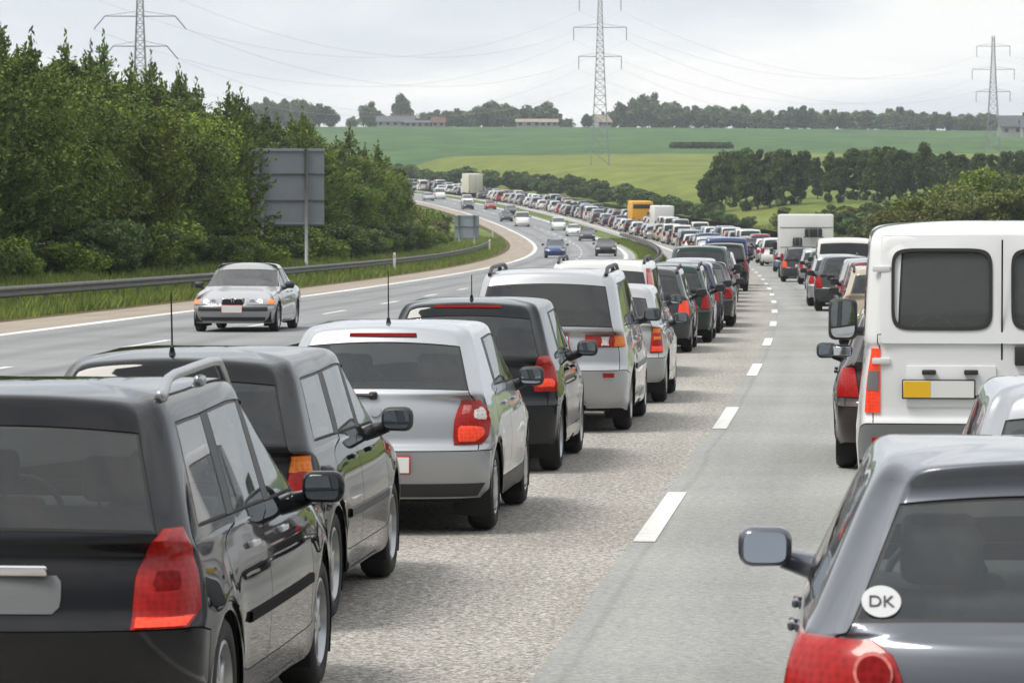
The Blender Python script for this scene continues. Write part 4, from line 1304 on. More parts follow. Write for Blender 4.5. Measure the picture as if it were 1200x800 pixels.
for u, top in sorted(HPTS):
    k += 1; Y = 1590 + _r.uniform(-25, 45) - (60 if u in (688, 702) else 0); X = at_px(u, 0, Y); g = ground_xy(X, Y); h = max(4, z_px(top, Y) - g)
    plant_tree(HOR[_r.integers(4)], (X, Y, g), (h / 13.0 * _r.uniform(.75, 1.0) if h < 9 else _r.uniform(.62, .85), h / 13.0), _r.uniform(0, 6.28), f'distant blue green tree on the skyline, {ordinal(k)} counted from the left', 'tree', 'trees on the skyline')
k = 0
for u in range(790, 860, 7):
    k += 1; Y = 1000.0; X = at_px(u, 0, Y); g = ground_xy(X, Y)
    plant_tree(FARB[0], (X, Y, g), (.9, .62), _r.uniform(0, 6.28), f'low hedge bush in the green field, {ordinal(k)} from the left', 'bush', 'low hedge in the green field')

# grass blades on the verges
def blades(name, offs, Ys, n, hgt, seed, label):
    rng = np.random.default_rng(seed)
    Y = Ys[0] + (Ys[1] - Ys[0]) * rng.random(n) ** 1.5; off = rng.uniform(offs[0], offs[1], n)
    # clumps of taller growth
    P = road_pt(Y, off); P[:, 2] = ground_h(off, P[:, 0], P[:, 1])
    cl = .5 + .5 * np.sin(Y * .9 + 3 * np.sin(off * 1.3 + Y * .23)) * np.sin(off * 2.1 + Y * .37)
    h = hgt * rng.uniform(.45, 1.1, n) * (.55 + .75 * cl)
    a = rng.uniform(0, 6.28, n); w = .035 + .02 * rng.random(n)
    lean = rng.normal(size=(n, 2)) * .35 * h[:, None]
    A = P + np.c_[np.cos(a) * w, np.sin(a) * w, 0 * a - .03]; B = P - np.c_[np.cos(a) * w, np.sin(a) * w, 0 * a + .03]
    T = P + np.c_[lean, h]
    V = np.stack([A, B, T], 1).reshape(-1, 3); F = (np.arange(n) * 3)[:, None] + np.array([0, 1, 2])
    o = link(bpy.data.objects.new(name, fast_mesh(name, V, F, 'grass_blade')))
    tag(o, label, 'grass', kind='stuff')
blades('grass', (-24.5, -19.0), (85, 420), 90000, .42, 1, 'rough grass on the verge under and behind the left guardrail')
blades('grass', (-7.3, -5.3), (40, 420), 26000, .26, 2, 'mown grass strip in the median beside the dark guardrail')
blades('grass', (7.2, 24), (200, 480), 40000, .5, 3, 'rough grass on the right verge beyond the queue')
# cow parsley behind the rail
mat('umbel', (0.62, 0.64, 0.52), 0.8)
def parsley(seed):
    rng = np.random.default_rng(seed); C = []
    bm = bmesh.new()
    for i in range(9):
        a = rng.uniform(0, 6.28); q = rng.uniform(.05, .45); h = rng.uniform(.9, 1.35); top = (q * math.cos(a), q * math.sin(a), h)
        add_tube(bm, [(q * .2 * math.cos(a), q * .2 * math.sin(a), 0), (q * .6 * math.cos(a), q * .6 * math.sin(a), h * .6), top], [.01, .008, .005], 5)
        m = 26; b = rng.uniform(0, 6.28, m); rr = np.sqrt(rng.random(m)) * .11
        C.append(np.c_[top[0] + rr * np.cos(b), top[1] + rr * np.sin(b), h + .03 * rng.random(m) - rr * .3])
    me = bpy.data.meshes.new('stems'); bm.to_mesh(me); bm.free(); me.materials.append(M['grass_blade'])
    V, F = leaf_cloud(np.concatenate(C), .028, rng, 1.2, 1.5)
    return me, fast_mesh('flowers', V, F, 'umbel')
PAR = [parsley(s) for s in (1, 2, 3)]
for i, (u, Y) in enumerate([(24, 130), (33, 134), (41, 131), (62, 134), (70, 137), (76, 134), (128, 142), (139, 145), (147, 143), (425, 236), (438, 244)]):
    off = -22.0; p = ground_at(off, Y); X = at_px(u, 0, Y)
    for _ in range(4):
        off += (X - p.x); p = ground_at(off, Y)
    r = empty('cow_parsley', tuple(p), i * 1.3); st, fl = PAR[i % 3]
    link(bpy.data.objects.new('stem', st), r); link(bpy.data.objects.new('flower_head', fl), r)
    tag(r, f'white flowering cow parsley behind the left guardrail, {ordinal(i + 1)} clump from the left', 'wildflower', 'cow parsley behind the left guardrail')

# the road behind the camera is wooded too (the cars' rear ends mirror it)
k = 0
for Y in np.arange(-130, 92, 7.0):
    for off in (-28.0, 15.0):
        if off > 0 and Y > -4: continue
        k += 1; p = ground_at(off + _r.uniform(-1.5, 1.5), Y)
        plant_tree(SPR[_r.integers(5)] if off < 0 else BRD[_r.integers(3)], tuple(p), (1.25, _r.uniform(1.0, 1.25)), _r.uniform(0, 6.28), f'roadside tree behind the photographer, {ordinal(k)} along the road', 'tree', 'roadside trees behind the photographer')
# ------------------------------------------------------------------ farm buildings on the skyline
mat('wall_white', (0.42, 0.42, 0.40), 0.8, var=(.5, .1))
mat('roof_grey', (0.10, 0.105, 0.115), 0.8, var=(.8, .2))
mat('roof_red', (0.14, 0.07, 0.055), 0.8, var=(.8, .2))
mat('roof_tan', (0.30, 0.26, 0.20), 0.8, var=(.8, .15))
mat('pane', (0.03, 0.035, 0.04), 0.15)
def house(u, Y, w, d, hw, hr, wallm, roofm, label, nwin=4, rz=0.0, chim=True):
    X = at_px(u, 0, Y); g = ground_xy(X, Y)
    r = empty('farm_building', (X, Y, g), rz)
    bm = bmesh.new()
    vs = [(-w / 2, -d / 2), (w / 2, -d / 2), (w / 2, d / 2), (-w / 2, d / 2)]
    a = [bm.verts.new((x, y, -1)) for x, y in vs]; b = [bm.verts.new((x, y, hw)) for x, y in vs]
    for i in range(4): bm.faces.new((a[i], a[(i + 1) % 4], b[(i + 1) % 4], b[i]))
    g0, g1 = bm.verts.new((-w / 2, 0, hw + hr - .1)), bm.verts.new((w / 2, 0, hw + hr - .1))
    bm.faces.new((b[3], g0, b[0])); bm.faces.new((b[1], g1, b[2]))
    bm_obj('wall', bm, wallm, r, False, None)
    bm = bmesh.new(); e = .5
    for s in (-1, 1):
        q = [bm.verts.new(p) for p in ((-w / 2 - e, s * (d / 2 + e), hw - hr * e / (d / 2)), (w / 2 + e, s * (d / 2 + e), hw - hr * e / (d / 2)), (w / 2 + e, 0, hw + hr), (-w / 2 - e, 0, hw + hr))]
        q2 = [bm.verts.new(v.co - Vector((0, 0, .25))) for v in q]
        bm.faces.new(q if s < 0 else q[::-1]); bm.faces.new(q2[::-1] if s < 0 else q2)
        for i in range(4): bm.faces.new((q[i], q[(i + 1) % 4], q2[(i + 1) % 4], q2[i]))
    bmesh.ops.recalc_face_normals(bm, faces=bm.faces[:])
    ro = bm_obj('roof', bm, roofm, r, False, None)
    if chim:
        bm = bmesh.new(); add_box(bm, (.8, .8, 1.6), (w * .22, 0, hw + hr + .3)); bm_obj('chimney', bm, 'roof_red', ro, False, None)
    for i in range(nwin):
        bm = bmesh.new(); add_box(bm, (1.3, .12, 1.2), (-w / 2 + w * (i + .5) / nwin, -d / 2 - .03, hw * .58)); f = bm_obj('window', bm, 'pane', r, False, None)
    tag(r, label, 'farm building', 'farm buildings on the skyline')
house(464, 1540, 15, 9, 2.3, 2.2, 'wall_white', 'roof_grey', 'long white farm building with a grey roof, leftmost on the skyline', 5)
house(489, 1535, 10, 7, 1.9, .9, 'wall_white', 'roof_grey', 'low white barn between the skyline trees, second from the left', 4, 0, False)
house(514, 1530, 5, 6, 2.2, 2.0, 'wall_white', 'roof_red', 'small red roofed house at the left end of the skyline wood', 2)
house(624, 1535, 13, 8, 2.2, 1.2, 'wall_white', 'roof_tan', 'long low tan barn in front of the skyline wood, left half', 4, 0, False)
house(643, 1530, 7, 7, 2.2, 1.2, 'wall_white', 'roof_tan', 'short bright white barn beside the tan barn on the skyline', 3, 0, False)
house(703, 1530, 6, 8, 2.4, 2.8, 'wall_white', 'roof_tan', 'pale farmhouse behind the legs of the middle pylon', 3, .5)
house(1190, 1330, 12, 9, 4.0, 3.6, 'wall_white', 'roof_grey', 'white house with a grey roof at the right edge, below the far pylon', 3)
house(1212, 1325, 10, 9, 3.6, 3.0, 'wall_white', 'roof_grey', 'white outbuilding just right of the white house at the edge', 3)

# ------------------------------------------------------------------ pylons and lines
def pylon(u, Y, H, arms, base_w, label, rz=0.0, lean=False, th=.72):
    X = at_px(u, 0, Y); g = ground_xy(X, Y)
    r = empty('power_pylon', (X, Y, g), rz)
    bm = bmesh.new()
    def half(z): 
        t = z / H
        return max(.34, base_w / 2 * (1 - t) ** 1.5 + .55 * (1 - t * .45)) if t < 1 else .32
    zs = [0]
    while zs[-1] < H - .9: zs.append(min(H, zs[-1] + max(1.25, half(zs[-1]) * 1.55)))
    zs[-1] = H
    cs = [(1, 1), (1, -1), (-1, -1), (-1, 1)]
    for sx, sy in cs:
        add_tube(bm, [(sx * half(z), sy * half(z), z - (1.0 if z == 0 else 0)) for z in zs], .11 * th, 5)
    for a, b in zip(zs[:-1], zs[1:]):
        ha, hb = half(a), half(b)
        for i in range(4):
            (x0, y0), (x1, y1) = cs[i], cs[(i + 1) % 4]
            add_tube(bm, [(x0 * ha, y0 * ha, a), (x1 * hb, y1 * hb, b)], .045 * th, 4, cap=False)
            add_tube(bm, [(x1 * ha, y1 * ha, a), (x0 * hb, y0 * hb, b)], .045 * th, 4, cap=False)
            add_tube(bm, [(x0 * hb, y0 * hb, b), (x1 * hb, y1 * hb, b)], .045 * th, 4, cap=False)
    bm_obj('tower', bm, 'lattice_steel', r, False, None)
    tips = []
    for z, w in arms:
        bm = bmesh.new(); h = half(z)
        for s in (-1, 1):
            for sy in (-1, 1):
                add_tube(bm, [(s * h, sy * h, z), (s * w / 2, sy * .10, z + .02)], .085 * th, 5)
            add_tube(bm, [(s * h, 0, z + .75), (s * w / 2, 0, z + .08)], .05 * th, 4)
        bm_obj('crossarm', bm, 'lattice_steel', r, False, None)
        for s in (-1, 1):
            bm = bmesh.new(); L = 2.6
            end = (s * w / 2 + (s * 1.6 if lean else 0), 0, z - (1.9 if lean else L))
            pts = [(lerp(s * w / 2, end[0], t), 0, lerp(z, end[2], t)) for t in np.linspace(0, 1, 15)]
            add_tube(bm, pts, [.09 * th if i % 2 else .15 * th for i in range(15)], 7)
            bm_obj('insulator', bm, 'lattice_steel', r, True, None)
            tips.append(Matrix.Translation((X, Y, g)) @ Matrix.Rotation(rz, 4, 'Z') @ Vector(end))
    tag(r, label, 'pylon', 'power pylons')
    return tips
def wire(a, b, sag, label):
    bm = bmesh.new(); N = 30
    pts = [a.lerp(b, t) - Vector((0, 0, 4 * sag * t * (1 - t))) for t in np.linspace(0, 1, N)]
    add_tube(bm, pts, .018, 4, cap=False)
    o = bm_obj('power_line', bm, 'wire', None, True, None)
    tag(o, label, 'power line', 'power lines between the pylons')
gM = ground_xy(at_px(703, 0, 785), 785)
zM = lambda v: z_px(v, 785) - gM
tipsM = pylon(703, 785, zM(-24), [(zM(-1), 8.6), (zM(33), 10.9), (zM(67), 8.8)], 2.7, 'grey lattice pylon rising out of the top of the picture in the middle', 0.0)
gR = ground_xy(at_px(1163, 0, 985), 985); zR = lambda v: z_px(v, 985) - gR
tipsR = pylon(1163, 985, zR(43), [(zR(55), 8.6), (zR(82), 10.9), (zR(108), 8.8)], 2.7, 'small grey lattice pylon at the right edge above the wood', 0.0)
gL = ground_xy(at_px(165, 0, 560), 560); zL = lambda v: z_px(v, 560) - gL
tipsL = pylon(165, 560, zL(-45), [(zL(-14), 9.0), (zL(20), 10.4), (zL(55), 8.0)], 2.6, 'grey lattice pylon standing behind the tall trees at left', 0.0, True)
hts = ('top', 'middle', 'bottom')
for i in range(6):
    sd, hh = ('left', 'right')[i % 2], hts[i // 2]
    wire(tipsL[i], tipsM[i], 9.0, f'thin {hh} {sd} power line from the left pylon to the middle pylon')
    wire(tipsM[i], tipsR[i], 9.5, f'thin {hh} {sd} power line from the middle pylon to the right pylon')
for i in range(6):
    sd, hh = ('left', 'right')[i % 2], hts[i // 2]
    wire(tipsR[i], tipsR[i] + Vector((150, 60, -2)), 5.0, f'thin {hh} {sd} power line leaving the right pylon towards the right edge')
# ------------------------------------------------------------------ the near cars, one by one
def C4(r, g, b): return (r, g, b, 1.0)
LEFT_G = 'cars queueing in the left lane'
RIGHT_G = 'cars queueing in the right lane'

# black estate at the bottom left
S = mk(L=4.42, W=1.77, H=1.555, wr=.315, ra=.36, wb=2.71, ro=.80, belt=.955, bump=.64, nose=.84, rb=.12, rake=.30, cowl=3.30, ws=.92, hwt=.745, hwb=.92,
       rearD=.36, pC=1.28, pB=2.18, pq=.52, rwz=.985, topz=.09, dark='glass_dark', sill=.19)
root = empty('estate_car'); S['wheel'] = 'seven'; S['paint'] = 'paint_dark'; K = C4(.010, .0105, .013)
sh = build_shell(root, S, K, 2, 2)
for sg in (1, -1):
    lam = sh.patch('tail_lamp', [(.64, .60, None, .13), (.71, .60, None, .175), (.85, .605, None, .175), (.94, .645, None, .155), (1.02, .705, None, .12)], 'lens_red', root, sg, .012, 16, 16, .016)
    sh.patch('indicator', [(.648, .612, None, .115), (.685, .612, None, .14)], 'lens_lit', lam, sg, .022, 12, 4, .004)
    sh.patch('reflector', [(.75, .645, None, .10), (.79, .638, None, .13), (.85, .642, None, .13), (.89, .66, None, .10)], 'lens_red_dark', lam, sg, .019, 12, 8, .010)
mirror(root, S, K, sh); handles(root, S, sh, C4(.55, .56, .57), None, .86); side_strip(root, S, sh, .57, .055, 'gap')
roof_rails(root, S, sh, .78, 2.55, .60, 'rim_silver', .075)
p, n_ = sh.rear(0, .865); bm = bmesh.new(); add_box(bm, (.56, .03, .045), (0, p.y - .018, .865), (.1, 0, 0), .012, 3); bm_obj('tailgate_handle', bm, 'chrome', root)
sh.patch('plate_recess', [(.70, -.30, .30, None), (.73, -.33, .33, None), (.82, -.33, .33, None), (.845, -.31, .31, None)], 'plastic_grey', root, 1, .006, 16, 8)
wiper(root, sh, 0, 1.0, -.50, 1.03)
car_pose(root, 15.0, -1.98, S['L'])
tag(root, 'black estate car with silver roof rails, nearest the camera at bottom left', 'car', LEFT_G)

# dark estate in front of it
S = mk(L=4.45, W=1.74, H=1.50, wr=.31, ra=.355, wb=2.60, ro=.86, belt=.97, bump=.58, nose=.78, rb=.12, rake=.30, cowl=3.28, ws=.84, hwt=.76, hwb=.91,
       pC=1.38, pB=2.22, pq=.50, bumper='plastic_black', dark='glass_dark')
root = empty('estate_car'); S['wheel'] = 'five'; S['paint'] = 'paint_dark'; K = C4(.013, .014, .016)
sh = build_shell(root, S, K, 2, 2)
for sg in (1, -1):
    lam = sh.patch('tail_lamp', [(.66, .66, None, .14), (.95, .68, None, .13)], 'lens_red', root, sg, .012, 10, 10, .01)
    sh.patch('indicator', [(.86, .67, None, .135), (.945, .68, None, .13)], 'lens_amber', lam, sg, .020, 10, 5, .004)
mirror(root, S, K, sh, black=True); handles(root, S, sh, K); side_strip(root, S, sh, .56, .06); antenna(root, sh, .72, -.05, .34, .10)
plate(root, sh, .76); wiper(root, sh, 0, .99)
car_pose(root, 20.9, -2.34, S['L'])
tag(root, 'dark grey estate car with a roof aerial, between the black estate and the silver hatchback', 'car', LEFT_G)

# silver hatchback
S = mk(L=3.90, W=1.66, H=1.49, wb=2.46, ro=.70, belt=.985, bump=.60, nose=.76, rb=.15, rake=.42, cowl=2.92, ws=.80, hwt=.765, hwb=.925, rearD=.32,
       pC=1.12, pB=1.92, quarter=False, lower='plastic_black', dark='glass', roofcrown=.03, topz=.095)
root = empty('hatchback'); S['wheel'] = 'cover'; K = C4(.43, .445, .465)
sh = build_shell(root, S, K, 2, 2)
for sg in (1, -1):
    lam = sh.patch('tail_lamp', [(.645, .555, None, .10), (.70, .548, None, .145), (.80, .552, None, .155), (.88, .572, None, .14), (.945, .60, None, .10)], 'lens_red', root, sg, .012, 14, 14, .014)
    sh.patch('indicator', [(.66, .585, None, .05), (.70, .575, None, .10), (.755, .575, None, .11), (.775, .60, None, .06)], 'lens_lit', lam, sg, .022, 12, 8, .008)
    sh.patch('reversing_light', [(.80, .66, None, .12), (.84, .65, None, .135), (.90, .665, None, .11)], 'lens_white', lam, sg, .021, 9, 6, .006)
    sh.patch('reflector', [(.85, .60, .655, None), (.88, .60, .665, None), (.915, .61, .66, None)], 'lens_pink', lam, sg, .021, 8, 6, .006)
mirror(root, S, K, sh, black=True); handles(root, S, sh, K); antenna(root, sh, .86, 0, .38, .05)
p, n_ = sh.rear(0, 1.385)
sh.patch('high_brake_light', [(1.388, -.24, .24, None), (1.413, -.235, .235, None)], 'lens_red_dark', root, 1, .012, 16, 4)
sh.patch('lower_bumper', [(.265, -.70, .70, None), (.36, -.76, .76, None)], 'plastic_black', root, 1, .006, 26, 6)
sh.disc('badge', 0, .875, .040, 'rim_silver', root)
plate(root, sh, .50, 0); wiper(root, sh, -.02, .985, -.45, .995)
car_pose(root, 27.6, -2.0, S['L'])
tag(root, 'silver five door hatchback with a roof aerial and black lower bumper', 'car', LEFT_G)

# black hatchback with tall lamps
S = mk(L=4.05, W=1.69, H=1.53, wb=2.52, ro=.72, belt=.98, bump=.60, nose=.78, rb=.14, rake=.30, cowl=3.0, ws=.82, hwt=.76, hwb=.915, rearD=.28, pC=1.18, pB=2.0, quarter=False, dark='glass_dark')
root = empty('hatchback'); S['wheel'] = 'five'; S['paint'] = 'paint_dark'; K = C4(.011, .014, .017)
sh = build_shell(root, S, K, 2, 2)
for sg in (1, -1):
    lam = sh.patch('tail_lamp', [(.72, .62, None, .12), (.80, .60, None, .17), (.93, .605, None, .17), (1.03, .655, None, .12)], 'lens_red', root, sg, .012, 12, 12, .012)
    sh.patch('indicator', [(.76, .64, None, .10), (.80, .63, None, .12), (.85, .64, None, .10)], 'lens_lit', lam, sg, .020, 10, 6, .006)
mirror(root, S, K, sh, black=True); handles(root, S, sh, K); antenna(root, sh, .80, 0, .22, .02)
sh.patch('high_brake_light', [(1.45, -.30, .30, None), (1.472, -.29, .29, None)], 'lens_red_dark', root, 1, .010, 16, 4)
plate(root, sh, .76); wiper(root, sh, 0, 1.0)
car_pose(root, 34.4, -2.06, S['L'])
tag(root, 'black hatchback with a short roof aerial, just ahead of the silver hatchback', 'car', LEFT_G)

# silver people carrier
S = mk(L=4.62, W=1.81, H=1.71, wr=.325, ra=.375, wb=2.84, ro=.90, belt=1.06, bump=.66, nose=.86, rb=.10, rake=.30, cowl=3.70, ws=.95, hwt=.80, hwb=.93, rearD=.36,
       pC=1.45, pB=2.4, pq=.55, dark='glass_black', topz=.09, flat=2.4)
S['glassS'] = 'glass_dark'
root = empty('people_carrier'); S['wheel'] = 'seven'; K = C4(.44, .45, .465)
sh = build_shell(root, S, K, 2, 2)
for sg in (1, -1):
    lam = sh.patch('tail_lamp', [(.90, .42, None, .16), (1.02, .43, None, .16)], 'lens_red', root, sg, .014, 18, 8, .010)
    sh.patch('reversing_light', [(.915, .59, .67, None), (1.005, .59, .67, None)], 'lens_white', lam, sg, .022, 8, 5, .004)
    sh.patch('indicator', [(.905, .72, None, .165), (1.015, .72, None, .165)], 'lens_amber', lam, sg, .022, 10, 5, .006)
    sh.patch('reflector', [(.58, .62, .73, None), (.625, .62, .73, None)], 'lens_red', root, sg, .014, 8, 4)
mirror(root, S, K, sh, black=True, z=1.17); handles(root, S, sh, K); roof_rails(root, S, sh, .62, 2.9, .62, 'plastic_black', .05)
plate(root, sh, .955); wiper(root, sh, 0, 1.09, -.55); side_strip(root, S, sh, .66, .07, 'plastic_grey')
bm = bmesh.new(); add_tube(bm, [(.42, -.03, .27), (.42, .4, .29)], .035, 10, cap=False); bm_obj('exhaust', bm, 'rim_silver', root)
car_pose(root, 41.2, -1.88, S['L'])
tag(root, 'large silver people carrier with black roof rails and wide red and amber lamps', 'car', LEFT_G)

# silver-beige hatchback
S = mk(L=3.96, W=1.65, H=1.45, wb=2.46, ro=.72, belt=.94, bump=.56, nose=.76, rb=.15, rake=.38, cowl=2.95, ws=.80, hwt=.76, pC=1.14, pB=1.94, quarter=False, dark='glass')
root = empty('hatchback'); S['wheel'] = 'cover'; K = C4(.42, .43, .43)
sh = build_shell(root, S, K, 2, 2)
for sg in (1, -1):
    lam = sh.patch('tail_lamp', [(.62, .615, None, .13), (.93, .635, None, .13)], 'lens_red', root, sg, .012, 12, 12, .010)
    sh.patch('indicator', [(.86, .635, None, .125), (.915, .64, None, .125)], 'lens_amber', lam, sg, .020, 10, 5, .004)
    sh.patch('brake_light', [(.635, .625, None, .125), (.70, .628, None, .13)], 'lens_lit', lam, sg, .020, 10, 5, .004)
    sh.patch('reversing_light', [(.775, .65, None, .11), (.82, .65, None, .11)], 'lens_amber', lam, sg, .020, 10, 5, .004)
mirror(root, S, K, sh, black=True); handles(root, S, sh, K)
plate(root, sh, .70); wiper(root, sh, 0, .97); sh.disc('badge', 0, .86, .045, 'chrome', root)
car_pose(root, 48.0, -1.72, S['L'])
tag(root, 'silver hatchback with amber topped brake lamps lit, ahead of the silver people carrier', 'car', LEFT_G)

# white estate with tall lamps
S = mk(L=4.70, W=1.82, H=1.68, wr=.33, ra=.38, wb=2.76, ro=.98, belt=1.02, bump=.62, nose=.84, rb=.08, rake=.26, cowl=3.55, ws=.9, hwt=.79, hwb=.92, pC=1.55, pB=2.42, pq=.5, dark='glass_black', topz=.085)
root = empty('estate_car'); S['wheel'] = 'five'; S['paint'] = 'paint_solid'; K = C4(.72, .72, .71)
sh = build_shell(root, S, K, 2, 2)
for sg in (1, -1):
    lam = sh.patch('tail_lamp', [(.78, .70, None, .16), (1.0, .735, None, .18), (1.3, .68, None, .28), (1.56, .655, None, .34)], 'lens_red', root, sg, .014, 10, 20, .006)
    sh.patch('reflector', [(1.10, .72, None, .22), (1.5, .66, None, .32)], 'lens_pink', lam, sg, .022, 8, 12, .004)
mirror(root, S, K, sh, black=True); handles(root, S, sh, K); roof_rails(root, S, sh, .6, 2.7, .62, 'plastic_black', .06)
plate(root, sh, .85); wiper(root, sh, 0, 1.05)
car_pose(root, 56.3, -2.25, S['L'])
tag(root, 'tall white estate car with high vertical rear lamps, ahead of the silver hatchback', 'car', LEFT_G)

# grey hatchback at the bottom right
S = mk(L=4.18, W=1.78, H=1.50, wr=.31, ra=.36, wb=2.60, ro=.74, belt=.985, bump=.60, nose=.80, rb=.22, rake=.46, cowl=3.05, ws=.88, hwt=.70, hwb=.93, gt=.11, rearD=.38, flat=2.3,
       pC=1.16, pB=2.0, pq=.62, quarter=False, dark='glass', spoiler=.10, topz=.085, rwz=.985)
root = empty('hatchback'); S['wheel'] = 'five'; S['mirx'] = .10; K = C4(.105, .112, .132); S['mirtilt'] = .16
sh = build_shell(root, S, K, 2, 2)
for sg in (1, -1):
    lam = sh.patch('tail_lamp', [(.62, .53, None, .30), (.72, .50, None, .36), (.84, .51, None, .38), (.91, .535, None, .37), (.955, .60, None, .33)], 'lens_red', root, sg, .014, 18, 14, .020)
    for nm, x, z, r, m_, o_ in (('brake_ring', .60, .865, .060, 'lens_pink', .042), ('brake_light', .60, .865, .050, 'lens_red_dark', .050), ('indicator_ring', .60, .745, .055, 'lens_pink', .042), ('indicator', .60, .745, .045, 'lens_white', .050)):
        sh.disc(nm, sg * x, z, r, m_, lam, o_)
mirror(root, S, K, sh); handles(root, S, sh, K, None, .88); side_strip(root, S, sh, .58, .05)
plate(root, sh, .72); wiper(root, sh, .02, 1.015, -.02, 1.02)
bm = bmesh.new(); pts = [(lerp(.05, .58, t), sh.rear(lerp(.05, .58, t), 1.02)[0].y - .02, 1.015) for t in np.linspace(0, 1, 8)]; add_tube(bm, pts, [.015] + [.011] * 7, 6); bm_obj('wiper', bm, 'plastic_black', root, True, 50)
st = sh.disc('country_sticker', -.575, 1.062, .060, 'sticker_white', root, .010, .043, 32, .003)
fc = bpy.data.curves.new('letters', 'FONT'); fc.body = 'DK'; fc.size = .058; fc.extrude = .0008; fc.align_x = 'CENTER'; fc.align_y = 'CENTER'
fo = bpy.data.objects.new('letters', fc); COL.objects.link(fo)
bpy.context.view_layer.update()
dg = bpy.context.evaluated_depsgraph_get(); tm = bpy.data.meshes.new_from_object(fo.evaluated_get(dg)); bpy.data.objects.remove(fo)
for v in tm.vertices:
    q = sh.rear(-.575 + v.co.x, 1.062 + v.co.y * .75)[0]; v.co = (q.x, q.y - .0150 - v.co.z, q.z)
tm.materials.clear(); tm.materials.append(M['rubber']); link(bpy.data.objects.new('lettering', tm), st)
R1 = root
car_pose(root, 11.8, 2.24, S['L'])
tag(root, 'grey hatchback with a white oval sticker on its rear window, at bottom right', 'car', RIGHT_G)

# silver car squeezed between it and the van
S = mk(L=4.2, W=1.70, H=1.50, wb=2.55, ro=.78, belt=.97, nose=.78, rb=.20, rake=.55, cowl=3.05, ws=.86, hwt=.73, hwb=.90, pC=1.2, pB=2.02, quarter=False, dark='glass')
root = empty('hatchback'); S['wheel'] = 'five'; K = C4(.34, .35, .375)
sh = build_shell(root, S, K, 2, 2)
for sg in (1, -1):
    sh.patch('tail_lamp', [(.66, .60, None, .16), (.94, .66, None, .15)], 'lens_red', root, sg, .012, 10, 10, .01)
mirror(root, S, K, sh); handles(root, S, sh, K); plate(root, sh, .72)
car_pose(root, 17.2, 2.80, S['L'])
tag(root, 'silver car with only its roof showing, between the grey hatchback and the white van', 'car', RIGHT_G)

# white panel van
S = mk(L=4.85, W=2.06, H=2.31, wr=.34, ra=.39, wb=2.85, ro=1.05, belt=1.42, bump=.86, nose=1.05, rb=.045, rake=.13, cowl=4.15, ws=.75, hwt=.925, hwb=.965, rearD=.16, gt=.015, flat=5.0,
       pC=1.9, pB=2.9, rwcols=3, winS='front', doors=2, seats='front', tr=.01, tf=.08, rear_flush=.085, topz=.11, sill=.30, bumper='plastic_grey', dark='glass_dusty', rwz=1.45)
root = empty('panel_van'); S['wheel'] = 'cover'; S['paint'] = 'paint_solid'; S['lampy'] = 0.0; K = C4(.76, .765, .77)
sh = build_shell(root, S, K, 2, 2)
for sg in (1, -1):
    o = sh.ring_panel('rear_door', sg * .428, 1.815, (.350, .282, 6), (.434, .388, 60), 'paint_solid', root, .016); o.color = K
    fr = sh.ring_panel('window_seal', sg * .428, 1.815, (.338, .270, 7), (.362, .294, 7), 'rubber', o, .024, .02)
    lam = sh.patch('tail_lamp', [(.93, .865, None, .06), (1.39, .865, None, .06)], 'lens_lit', root, sg, .014, 8, 14, .006)
    sh.patch('reversing_light', [(1.09, .87, None, .05), (1.23, .87, None, .05)], 'plastic_grey', lam, sg, .024, 8, 5)
    for z in (1.30, 1.96):
        p, n_ = sh.side(.10, z, 1); bm = bmesh.new(); q = sh.rear(.86, z)[0]
        add_box(bm, (.13, .03, .045), (sg * .86, q.y - .012, z), (0, 0, 0), .008, 2); o = bm_obj('door_hinge', bm, 'paint_solid', root); o.color = K
bm = bmesh.new()
for z0, z1 in ((.90, 2.17),): add_box(bm, (.012, .008, z1 - z0), (0, sh.rear(0, 1.5)[0].y - .010, (z0 + z1) / 2))
bm_obj('door_seam', bm, 'gap', root, False, None)
bm = bmesh.new(); add_box(bm, (.30, .035, .14), (.24, sh.rear(.24, 1.33)[0].y - .014, 1.34), (0, 0, 0), .012, 2); bm_obj('door_handle', bm, 'plastic_black', root)
bm = bmesh.new(); add_box(bm, (.64, .02, .30), (-.36, sh.rear(-.36, 1.14)[0].y - .004, 1.12), (0, 0, 0), .008, 2); o = bm_obj('plate_panel', bm, 'paint_solid', root); o.color = K
for x in (-.52, -.22):
    bm = bmesh.new(); add_box(bm, (.10, .045, .035), (x, sh.rear(x, 1.22)[0].y - .03, 1.222), (0, 0, 0), .008, 2); bm_obj('plate_lamp', bm, 'plastic_black', root)
pl = plate(root, sh, 1.10, -.45, .504, .12, 'plate_white', False, .0); pl.data.materials[0] = M['plastic_black']
pl.location.y -= .012
bm = bmesh.new(); y_ = sh.rear(-.4, 1.10)[0].y; add_box(bm, (.19, .004, .116), (-.45 - .155, y_ - .028, 1.10), (0, 0, 0), .0008, 1); bm_obj('plate_face', bm, 'plate_yellow', pl)
mirror(root, S, K, sh, 4.0, 1.50, True, True)
for sg in (1, -1):                                        # the small wide-angle glass under each mirror
    bm = bmesh.new(); add_box(bm, (.17, .12, .10), (sg * (S['W'] / 2 + .13), 4.0, 1.24), (0, 0, 0), .04, 3); o = bm_obj('wide_angle_mirror', bm, 'plastic_black', root)
    bm = bmesh.new(); add_box(bm, (.14, .006, .07), (sg * (S['W'] / 2 + .13), 3.936, 1.24), (0, 0, 0), .002, 1); bm_obj('mirror_glass', bm, 'mirror', o)
for sg in (1, -1): sh.patch('reflector', [(.70, .83, .92, None), (.75, .83, .92, None)], 'lens_red', root, sg, .014, 6, 4)
S_CAR = 1.0
car_pose(root, 27.4, 2.56, S['L'])
S_CAR = 1.04
tag(root, 'white panel van with square rear door windows and a yellow and white plate', 'van', RIGHT_G)

